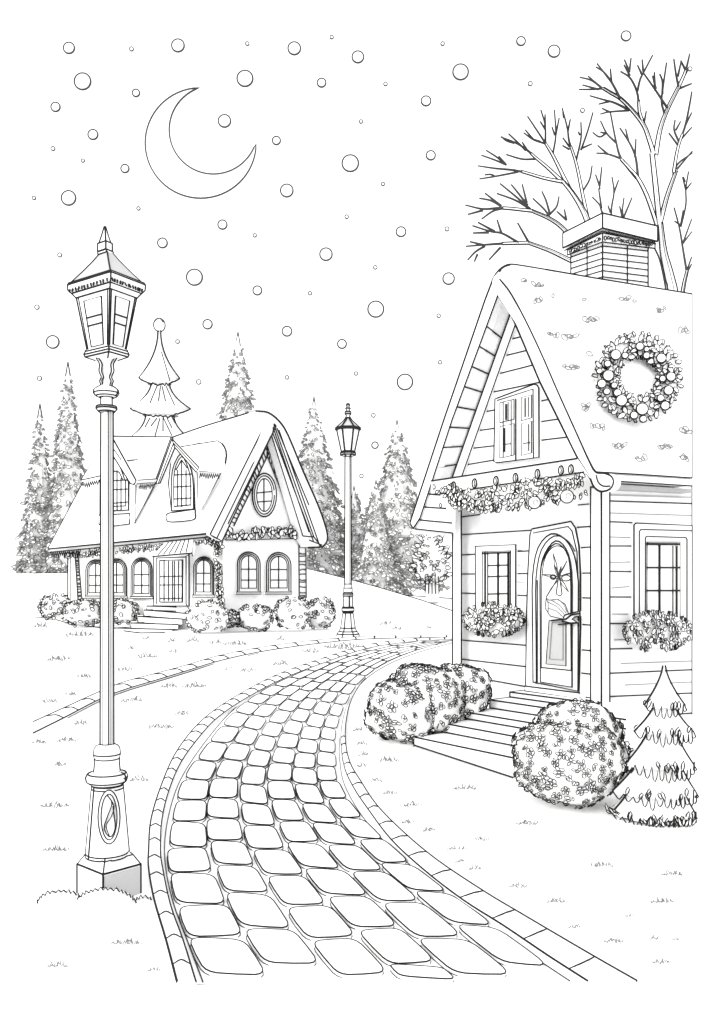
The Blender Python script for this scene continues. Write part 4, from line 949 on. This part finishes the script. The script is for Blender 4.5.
# ---- layered tree with a ball on top (behind the small cottage)
Y = 27.5; base = P(161, HY, Y); base.z = gz(Y)
t = thing('layered_tree', 'three-tiered stylised fir topped with a round ball, behind the dormer roof', 'tree', base); s = Y/F
mb = MB(); mb.tube([base-V((0, 0, .1)), P(160, 440, Y)], 4*s, WH, False, 10); mb.build('trunk', t)
def tier(mb, cx, y0, y1, r0, r1, Y, hem, seed, folds, w=1.3):
    rn = random.Random(seed); n = 36; rows = []
    K = 9; prof = []
    for i in range(K):
        f = i/(K-1); r = lerp(r0, r1, f**1.9); prof.append((lerp(y0, y1, f**.92), r))
    vs = []
    for i, (y, r) in enumerate(prof):
        for k in range(n):
            a = 2*math.pi*k/n; c = P(cx, y, Y); rr = r*Y/F*(1+(.03*math.sin(a*9) if i > 4 else 0)); vs.append(c+V((math.cos(a)*rr, math.sin(a)*rr*.8, 0)))
    yb = prof[-1][0]; 
    for k in range(n):      # turned-under hem
        a = 2*math.pi*k/n; c = P(cx, yb+hem, Y); rr = r1*.62*Y/F; vs.append(c+V((math.cos(a)*rr, math.sin(a)*rr*.8, 0)))
    mb.add(vs, [[i*n+k, i*n+(k+1) % n, (i+1)*n+(k+1) % n, (i+1)*n+k] for i in range(K) for k in range(n)], SNOW)
    for sg in (1, -1): mb.ink([P(cx, y, Y)+V((sg*(r*1.02+.7)*Y/F, -.04, 0)) for y, r in prof], w)
    hemL = []
    for i in range(25):
        u_ = -1+2*i/24; a = math.acos(max(-1, min(1, u_))); e = math.sin(a)
        y = yb+hem*(1-abs(u_)**2.2)+(rn.uniform(-1.2, 1.2)+(1.1 if i % 2 else -.6))*(1 if .1 < abs(e) else 0)*(.9 if abs(u_) < .55 else .2)
        hemL.append(P(cx+u_*r1*1.03, y, Y-e*r1*Y/F*.86-.03))
    mb.ink(hemL, w)
    for fx0, fy0, fx1, fy1 in folds:
        mb.ink([P(fx0, fy0, Y-.02-(r1*Y/F)*.55), P((fx0+fx1)/2, (fy0+fy1)/2, Y-.02-(r1*Y/F)*.75), P(fx1, fy1, Y-.02-(r1*Y/F)*.9)], .95)
mb = MB()
tier(mb, 159.6, 331, 378.5, .7, 19.5, Y, 6, 1, [(161.5, 352, 170, 381)])
tier(mb, 160.6, 381, 409, 8, 29, Y-.05, 7, 2, [(157, 386, 150, 403), (160.5, 386, 158.5, 401), (162, 386, 165.5, 401), (166, 386, 174.5, 405)])
tier(mb, 160, 414, 446, 13, 40, Y-.1, 4, 3, [(150, 418, 145, 427), (157, 418, 151, 426), (160, 418, 155, 436), (163, 418, 163, 431), (163, 417, 172, 436), (167, 418, 172, 428), (172, 417, 175, 423)])
mb.build('crown', t, smooth=True)
mb = MB(); c = P(159.4, 325, Y); rr = 5.2*s; ellipsoid(mb, c, rr, rr, rr*1.18); mb.ink(disc(c, rr*1.03, 22, rr*1.2), 1.4, INK, True)
mb.ink([c+V((math.cos(a)*rr*.85, -rr*.55, rr*.35+math.sin(a)*rr*.5)) for a in [math.pi*i/8 for i in range(9)]], 1.0); mb.build('ball', t, smooth=True)

# ---- small snowy fir in the right foreground
Y = 8.5; base = P(660, HY, Y); base.z = gz(Y)
t = thing('small_fir', 'small snow-laden fir with ragged tiers in the right foreground', 'tree', base); s = Y/F
mb = MB(); mb.tube([base-V((0, 0, .05)), base+V((0, 0, .6))], 3*s, WH, False, 8); mb.build('trunk', t)
mb = MB(); rnd = random.Random(14)
def ragged(cx, y0, y1, r0, rl, rr_, Y, seed):
    rn = random.Random(seed); K = 8; n = 40; vs = []
    pl_ = []; pr_ = []
    for i in range(K):
        f = i/(K-1); y = lerp(y0, y1, f**.9); l = lerp(r0, rl, f**1.35); r = lerp(r0, rr_, f**1.35)
        for k in range(n):
            a = 2*math.pi*k/n; q = (r if math.cos(a) > 0 else l); c = P(cx, y, Y)
            vs.append(c+V((math.cos(a)*q*s, math.sin(a)*(l+r)/2*s*.85, (rn.uniform(-2, 1)*s if i == K-1 else 0))))
        pl_.append(P(cx-l-.8, y, Y)+V((0, -.03, 0))); pr_.append(P(cx+r+.8, y, Y)+V((0, -.03, 0)))
    for k in range(n):
        a = 2*math.pi*k/n; c = P(cx, y1-4, Y); q = .55*(rr_ if math.cos(a) > 0 else rl); vs.append(c+V((math.cos(a)*q*s, math.sin(a)*q*s*.85, 0)))
    mb.add(vs, [[i*n+k, i*n+(k+1) % n, (i+1)*n+(k+1) % n, (i+1)*n+k] for i in range(K) for k in range(n)], SNOW)
    mb.ink(pl_, 1.4); mb.ink(pr_, 1.4)
    # hanging needle loops round the hem
    m = int((rl+rr_)/5.6)*2; L = []
    for i in range(m+1):
        uu_ = -1+2*i/m; q = (rr_ if uu_ > 0 else rl); e = math.sqrt(max(0, 1-uu_*uu_)); dp = (rl+rr_)/2*.85
        c = P(cx+uu_*q*1.01, y1+2.5*e, Y); c = V((c.x, Y-e*dp*s-.02, c.z))
        if i % 2 == 0: L.append(c+V((rn.uniform(-1, 1)*s, 0, rn.uniform(1, 8)*s*(e > .3))))
        else:
            d = rn.uniform(4, 10)*s*(.35+.65*e); w_ = 1.7*s
            L += [c+V((-w_, -.01, -d*.75)), c+V((0, -.01, -d)), c+V((w_, -.01, -d*.6))]
    mb.ink(L, 1.0)
    for i in range(m//3):
        a = math.pi+rn.uniform(.55, 2.6); q = (rr_ if math.cos(a) > 0 else rl); c = P(cx+math.cos(a)*q*.97, y1, Y); c = V((c.x, Y+math.sin(a)*(rl+rr_)/2*.87*s, c.z)); d = V((rn.uniform(-.4, .4), 0, -1)).normalized(); leaf(mb, c+V((0, 0, rn.uniform(4, 9)*s)), d, V((1, 0, 0)), rn.uniform(7, 11)*s, 1.6*s, 1.1, INK, SNOW)
    for i in range(m):      # needles round the back of the hem
        a = rn.uniform(.2, math.pi-.2); q = (rr_ if math.cos(a) > 0 else rl); c = P(cx+math.cos(a)*q*.9, y1, Y); c = V((c.x, Y+math.sin(a)*(rl+rr_)/2*.85*s, c.z)); leaf(mb, c+V((0, 0, 4*s)), V((0, 0, -1)), V((1, 0, 0)), 6*s, 1.5*s, 1.1, INK, SNOW)
ragged(663, 665, 705, .4, 19.5, 20.5, Y, 1); ragged(663, 700, 731, 8, 29.5, 28.5, Y, 2); ragged(661, 724, 764, 12, 37, 31, Y, 3); ragged(658, 752, 790, 18, 46, 35, Y, 4); ragged(656, 780, 812, 24, 45, 37, Y, 5)
for i in range(40):
    x = lerp(608, 692, i/39); y = lerp(812, 826, min(1, i/20))+rnd.uniform(-1, 1); c = GP(x, y, .01); leaf(mb, c, (V((rnd.uniform(-.7, .7)-(.6 if i < 8 else 0), 0, 1))).normalized(), V((1, 0, 0)), rnd.uniform(4, 11)*s, 1.3*s, .95, INK, SNOW)
mb.build('crown', t)

# ---- bare trees behind the chimney
def bare_tree(label, Y0, branches, trunk, seed, maxw, loc_px):
    base = P(loc_px, HY, Y0); base.z = gz(Y0); t = thing('bare_tree', label, 'tree', base, 'bare trees behind the large cottage')
    D = lambda x, y: Y0+.55*math.sin(x*.035+seed)+.45*math.sin(y*.045+seed*2)
    def line(mb, L, w0, w1):
        n = max(2, int(len(L)*3)); L = smooth2(L, n) if len(L) > 2 else L; pts = [P(x, y, D(x, y)) for x, y in L]; s = Y0/F; m = len(pts)-1
        if w0 >= 2.4:
            cut = m if w1 >= 2.1 else max(1, int(m*(w0-2.1)/(w0-w1)))
            wc = lerp(w0, w1, cut/m); body = pts[:cut+1]
            mb.tube(body, w0*s/2, WH, False, 8, wc*s/2)
            for sg in (-1, 1):
                side = []
                for i, p in enumerate(body):
                    d = pts[min(i+1, m)]-pts[max(i-1, 0)]; d.y = 0; d.normalize(); nrm = V((d.z, 0, -d.x)); side.append(p+nrm*sg*lerp(w0, w1, i/m)*s*.52+V((0, -.25*w0*s, 0)))
                mb.tube(side, .74*s, INK, False, 4)
            if cut < m: mb.tube([p+V((0, -.25*w0*s, 0)) for p in pts[cut:]], wc*s*.62, MID, False, 5, w1*s*.6)
            if w0 > 3.6: mb.tube([p+V((0, -w0*s*.48, 0)) for p in body], .4*s, MID, False, 3)
        else: mb.tube(pts, w0*s*.62, MID, False, 5, w1*s*.6)
    tm = MB()
    for L, a, b in trunk: line(tm, L, a, b)
    tm.build('trunk', t)
    bm = MB()
    for L, a, b in branches: line(bm, L, a, b)
    bm.build('branches', t)
za = lambda L: [(460+x/5.171, 100+y/5.171) for x, y in L]
zb = lambda L: [(570+x/5.569, 40+y/5.569) for x, y in L]
zc = lambda L: [(570+x/5.569, 160+y/5.569) for x, y in L]
A = []
def ad(S, f, txt, a, b):
    for seg in txt.split(';'):
        v_ = [float(q) for q in seg.replace('(', '').replace(')', '').split(',') if q.strip()]; S.append((f(list(zip(v_[::2], v_[1::2]))), a, b))
ad(A, za, '530,425,430,405,300,368,180,355,92,342', 3.0, 1.2)
ad(A, za, '240,335,180,310,110,285;240,335,190,295,135,260;235,330,200,290;300,372,180,395,100,408;180,395,160,385,128,387', 1.9, 1.3)
ad(A, za, '530,425,450,350,390,300,340,255,280,220,210,193', 3.2, 1.2)
ad(A, za, '340,260,300,220,252,175;352,265,322,218;390,305,320,305,240,282;280,222,240,210,215,190', 2.0, 1.4)
ad(A, za, '570,470,530,390,480,290,440,225', 3.6, 2.4)
ad(A, za, '440,225,380,205,330,170;440,220,400,160,350,85;442,220,440,130,418,52;440,150,415,112;440,130,440,75;480,280,495,180,488,52;495,180,513,92;490,180,476,140;415,215,365,197;380,205,338,155', 1.9, 1.3)
ad(A, za, '660,620,635,500,600,330,565,220,555,150,528,45', 3.2, 1.3)
ad(A, za, '600,315,625,200,625,115;625,260,660,160,687,65;620,180,612,165;630,250,682,227;558,160,570,100;565,255,530,235;565,240,532,195;632,475,670,410,683,340;537,90,532,60', 2.0, 1.4)
ad(A, za, '700,860,550,685,470,620,370,575', 4.0, 2.8)
ad(A, za, '370,575,220,560,120,565,28,545', 2.6, 1.3)
ad(A, za, '120,570,40,592;220,560,170,575,113,615;215,550,160,520,100,508;210,545,130,482;370,570,290,520,190,483;365,565,290,500,207,432;350,545,300,480,265,437;345,530,322,437;470,620,440,570,376,508;465,590,445,520,424,473;465,590,500,550,512,500;550,620,500,575;550,620,540,567', 2.1, 1.4)
ad(A, za, '720,900,560,827,460,780,350,740', 4.6, 3.0); ad(A, za, '350,740,200,745,30,758', 2.8, 1.3)
ad(A, za, '130,752,50,732;300,735,220,690,160,680,65,650;180,680,92,632;150,685,66,688;213,685,192,620;355,735,298,635;130,755,80,785,40,827;90,800,75,835;210,762,150,827', 2.1, 1.4)
ad(A, zc, '300,640,180,295,165,250,125,207;175,265,160,160;165,145,143,82;165,145,177,40;165,160,165,145;260,560,230,305,245,180,234,95;245,180,270,112;225,290,212,255;350,600,295,320,300,212;290,310,277,258;300,315,345,210', 1.9, 1.3)
T1 = [(za([(700, 1600), (740, 1250), (720, 900), (700, 760), (655, 625), (620, 550), (575, 480), (530, 425)]), 9, 3.2)]
bare_tree('spreading bare tree left of and behind the chimney', 16.2, A, T1, .3, 8, 601)
B = []
ad(B, zb, '465,640,440,560,410,480,350,400,280,330,230,300,180,270', 4.0, 2.4); ad(B, zb, '180,270,120,275,50,275', 1.9, 1.3)
ad(B, zb, '475,640,500,500,540,390,600,270', 4.2, 3.0); ad(B, zb, '600,270,640,180,665,80', 3.0, 1.4)
ad(B, zb, '180,268,120,225,55,207;180,268,140,235,100,200;160,275,70,250;220,342,160,357;330,392,220,400,170,412;220,400,178,380;232,235,150,130;232,235,225,160;335,200,300,137;330,180,340,100;332,180,303,108;400,190,376,140;408,175,402,108;412,465,425,395', 1.9, 1.3)
ad(B, zb, '330,390,250,350,180,330,110,310;280,325,235,240,190,180,145,150', 2.3, 1.3); ad(B, zb, '410,470,385,400,375,300,335,215,280,177', 2.6, 1.4)
ad(B, zb, '375,285,390,220,415,170,460,85;540,375,470,270,410,185;525,405,510,340,520,250,538,125;515,300,515,230,500,190;475,280,470,180;478,270,460,200;605,265,590,190,578,105;600,205,620,115;640,160,617,115;610,270,677,243;605,260,665,150', 2.1, 1.4)
ad(B, zc, '480,360,430,210,380,110,330,50,285,0', 3.4, 2.4); ad(B, zb, '370,770,285,660,255,560,225,405', 2.3, 1.4); ad(B, zb, '380,770,365,650,330,570,278,490', 2.2, 1.4)
ad(B, zb, '285,660,210,635,148,630;210,635,155,588;255,570,205,520,170,450;200,520,165,540,127,515;200,520,170,513;325,560,310,495;362,650,367,552', 1.9, 1.3)
ad(B, zc, '500,350,540,200,590,60', 4.0, 2.8); ad(B, zb, '575,740,600,600,640,480,665,360,677,290', 2.6, 1.4)
ad(B, zb, '590,725,680,620;605,590,550,517;608,570,580,500,585,445;590,500,615,455;620,550,677,487;640,480,677,405;575,750,600,690,680,630', 2.0, 1.4)
T2 = [(zc([(590, 1700), (590, 1200), (575, 800), (545, 640), (515, 520), (497, 360)]), 13, 5.5), (zc([(497, 380), (480, 200), (465, 60), (455, -30)]), 4.6, 4.2), (zc([(470, 490), (500, 560), (530, 700), (540, 800)]), 1.6, 1.6), (zc([(560, 800), (530, 600), (507, 400)]), 1.2, 1.2)]
bare_tree('tall forked bare tree right of the chimney', 16.9, B, T2, 1.1, 10, 676)
C_ = []
ad(C_, zc, '650,620,630,500,610,380,580,265', 2.1, 1.4); ad(C_, zc, '615,370,630,280;612,360,582,340;618,370,645,250,645,160,660,65;645,165,627,95;645,165,677,125;628,465,677,400;628,465,677,330;650,620,677,540;650,630,677,580;640,120,632,95', 1.7, 1.3)
T3 = [(zc([(600, 1600), (610, 900), (628, 720), (650, 620)]), 4.6, 2.6)]
bare_tree('slender bare sapling at the far right roof edge', 15.8, C_, T3, 2.2, 5, 680)

# ================================================================== MOON AND SNOWFLAKES
mb = MB(); Y = 420
o_, i_ = [], []
a0 = math.atan2(143-88.7, 199-200.5); 
outer = []; 
t0 = math.degrees(math.atan2(88.7-143, 199-200.5)); t1 = math.degrees(math.atan2(144-143, 256.3-200.5))
for k in range(49): a = R(lerp(t0, t1-360, k/48)); outer.append((200.7+55.5*math.cos(a), 143+55.2*math.sin(a)))
s0 = math.degrees(math.atan2(144-129.6, 256.3-213.6)); s1 = math.degrees(math.atan2(88.7-129.6, 199-213.6))
for k in range(1, 40): a = R(lerp(s0, s1+360, k/40)); i_.append((213.4+44.2*math.cos(a), 129.8+44.3*math.sin(a)))
pts = [P(x, y, Y) for x, y in outer+i_]; mb.prism(pts, V((0, 8, 0)), PANE); mb.ink(pts, 1.3, MID, True)
tag(mb.build('crescent_moon', loc=P(200, 143, Y)), 'large thin crescent moon high in the sky', 'moon')
FL = [(69,48,5.5,'medium snowflake in the top left corner'),(131.5,49,2,'tiny snowflake in the top row between two bigger flakes on the left'),(178,45.5,6.3,'medium snowflake at the top above the moon tip'),
(82.6,81.4,8.3,'large snowflake below the top left corner flake'),(136,93,3.6,'small snowflake just left of the upper moon edge'),(55.6,107,4.5,'small snowflake below left of the large top left flake'),
(93,134.6,4.9,'small snowflake left of the moon, level with its middle'),(53,148.6,2,'tiny snowflake near the left edge, level with the moon'),(83,160.7,1.6,'faintest tiny snowflake left of the lower moon'),
(125,168.6,4,'small snowflake close to the lower left moon curve'),(68.6,198,7.2,'large snowflake at the left, level with the moon bottom'),(34,198,1.8,'tiny snowflake on the left edge, level with the moon bottom'),
(138.5,208.5,1.7,'tiny snowflake below left of the moon bottom'),(224.5,121,6.2,'medium snowflake inside the crescent hollow'),(247.3,43.7,1.8,'tiny snowflake at the top right of the moon tip'),
(294.3,48.4,6.3,'medium snowflake at the top centre left'),(331.7,37.2,1.7,'tiny snowflake highest at the top centre'),(357.9,57,5.8,'medium snowflake at the top centre'),(245,78.5,8,'large snowflake above right of the moon'),
(321.6,82.8,4.3,'small snowflake below the pair at top centre'),(385.5,84,1.8,'tiny snowflake right of top centre'),(442.6,43.7,1.8,'tiny snowflake above the large flake right of centre top'),(460.6,72,7.8,'large snowflake at the top right of centre'),
(426,101,4.8,'small snowflake below left of the large top right flake'),(361,121.6,1.7,'tiny snowflake above the large centre flake'),(276.4,140.6,4,'small snowflake right of the moon point'),(350.3,163.3,8.3,'largest snowflake in the upper centre of the sky'),
(430.8,155.4,4.5,'small snowflake left of the bare tree top twigs'),(383,184,1.7,'tiny snowflake below right of the largest centre flake'),(286.8,190.6,6.3,'medium snowflake below right of the moon'),(346.7,216.8,1.8,'tiny snowflake in mid sky below the largest centre flake'),
(222.5,224.7,4.5,'small snowflake directly below the moon'),(254.8,235.4,1.7,'tiny snowflake right of the small flake under the moon'),(401,231.8,4.8,'small snowflake right of mid sky, left of bare branches'),(447,229,2,'tiny snowflake nearest the left bare branch tips'),
(162.5,243,4.8,'small snowflake up right of the lantern spire'),(194.5,277.3,8,'large snowflake right of the near lantern'),(257.4,290.5,4.4,'small snowflake right of the large flake beside the lantern'),(207.6,324.3,4.6,'small snowflake right of the ball on the layered fir'),
(177.6,341.6,1.9,'tiny snowflake just right of the layered fir top'),(198.7,382,2.3,'tiny snowflake right of the layered fir middle tier'),(287,331.3,4.8,'small snowflake right of the ridge conifer tip'),(326,254.3,6.2,'medium snowflake in the very middle of the sky'),
(310,293.3,1.7,'tiny snowflake below the middle medium flake'),(375.3,267.4,1.8,'tiny snowflake above the large flake over the distant lamp'),(375.8,309.2,8,'large snowflake high above the distant lamp'),(342,344,4.4,'small snowflake above left of the distant lamp'),
(356,373.6,1.7,'tiny snowflake just above the distant lamp finial'),(287,377.4,1.8,'tiny snowflake above the small cottage gable'),(405,382,7.8,'large snowflake left of the large cottage gable'),(373.4,415.4,1.9,'tiny snowflake right of the distant lantern finial'),
(448.6,278.7,5.7,'medium snowflake left of the large cottage roof peak'),(438.7,315.8,1.8,'tiny snowflake left of the large gable, upper one'),(440,362.3,1.8,'tiny snowflake left of the large gable, lower one'),(375,445.2,3.2,'small snowflake right of the distant lantern glass'),
(361.5,475.9,1.8,'tiny snowflake beside the distant lamp pole'),(521,41.2,4.3,'small snowflake near the top, left of the bare tree tops'),(554,51.3,5.9,'medium snowflake near the top, beside the bare tree tops'),(626,36,4.8,'small snowflake highest above the forked bare tree'),
(530.2,83.7,2.1,'tiny snowflake above the left bare tree'),(582.5,110.5,2,'tiny snowflake between the two bare tree tops'),(690,69,2,'tiny snowflake at the top right by the branch tips'),(59.8,255,2,'tiny snowflake just left of the near lantern roof'),
(37,307.2,2.2,'tiny snowflake at the left edge beside the lantern'),(52.8,342,6.3,'medium snowflake above the two left conifers'),(39.6,378.3,2.2,'tiny snowflake just above the leftmost conifer')]
rnd = random.Random(77)
for x, y, r, lb in FL:
    Y = rnd.uniform(8.5, 12.5); s = Y/F; c = P(x, y, Y); rr = r*s; mb = MB()
    ellipsoid(mb, c, rr*.92, rr*.3, rr*.92, 16, 10, SNOW)
    n = 24 if r > 3 else 12; mb.ink([c+V((math.cos(a)*rr, 0, math.sin(a)*rr)) for a in [2*math.pi*i/n for i in range(n)]], 1.3 if r > 3 else 1.0, MID, True)
    tag(mb.build('snowflake', loc=c, smooth=True), lb, 'snowflake', 'snowflakes falling from the sky')
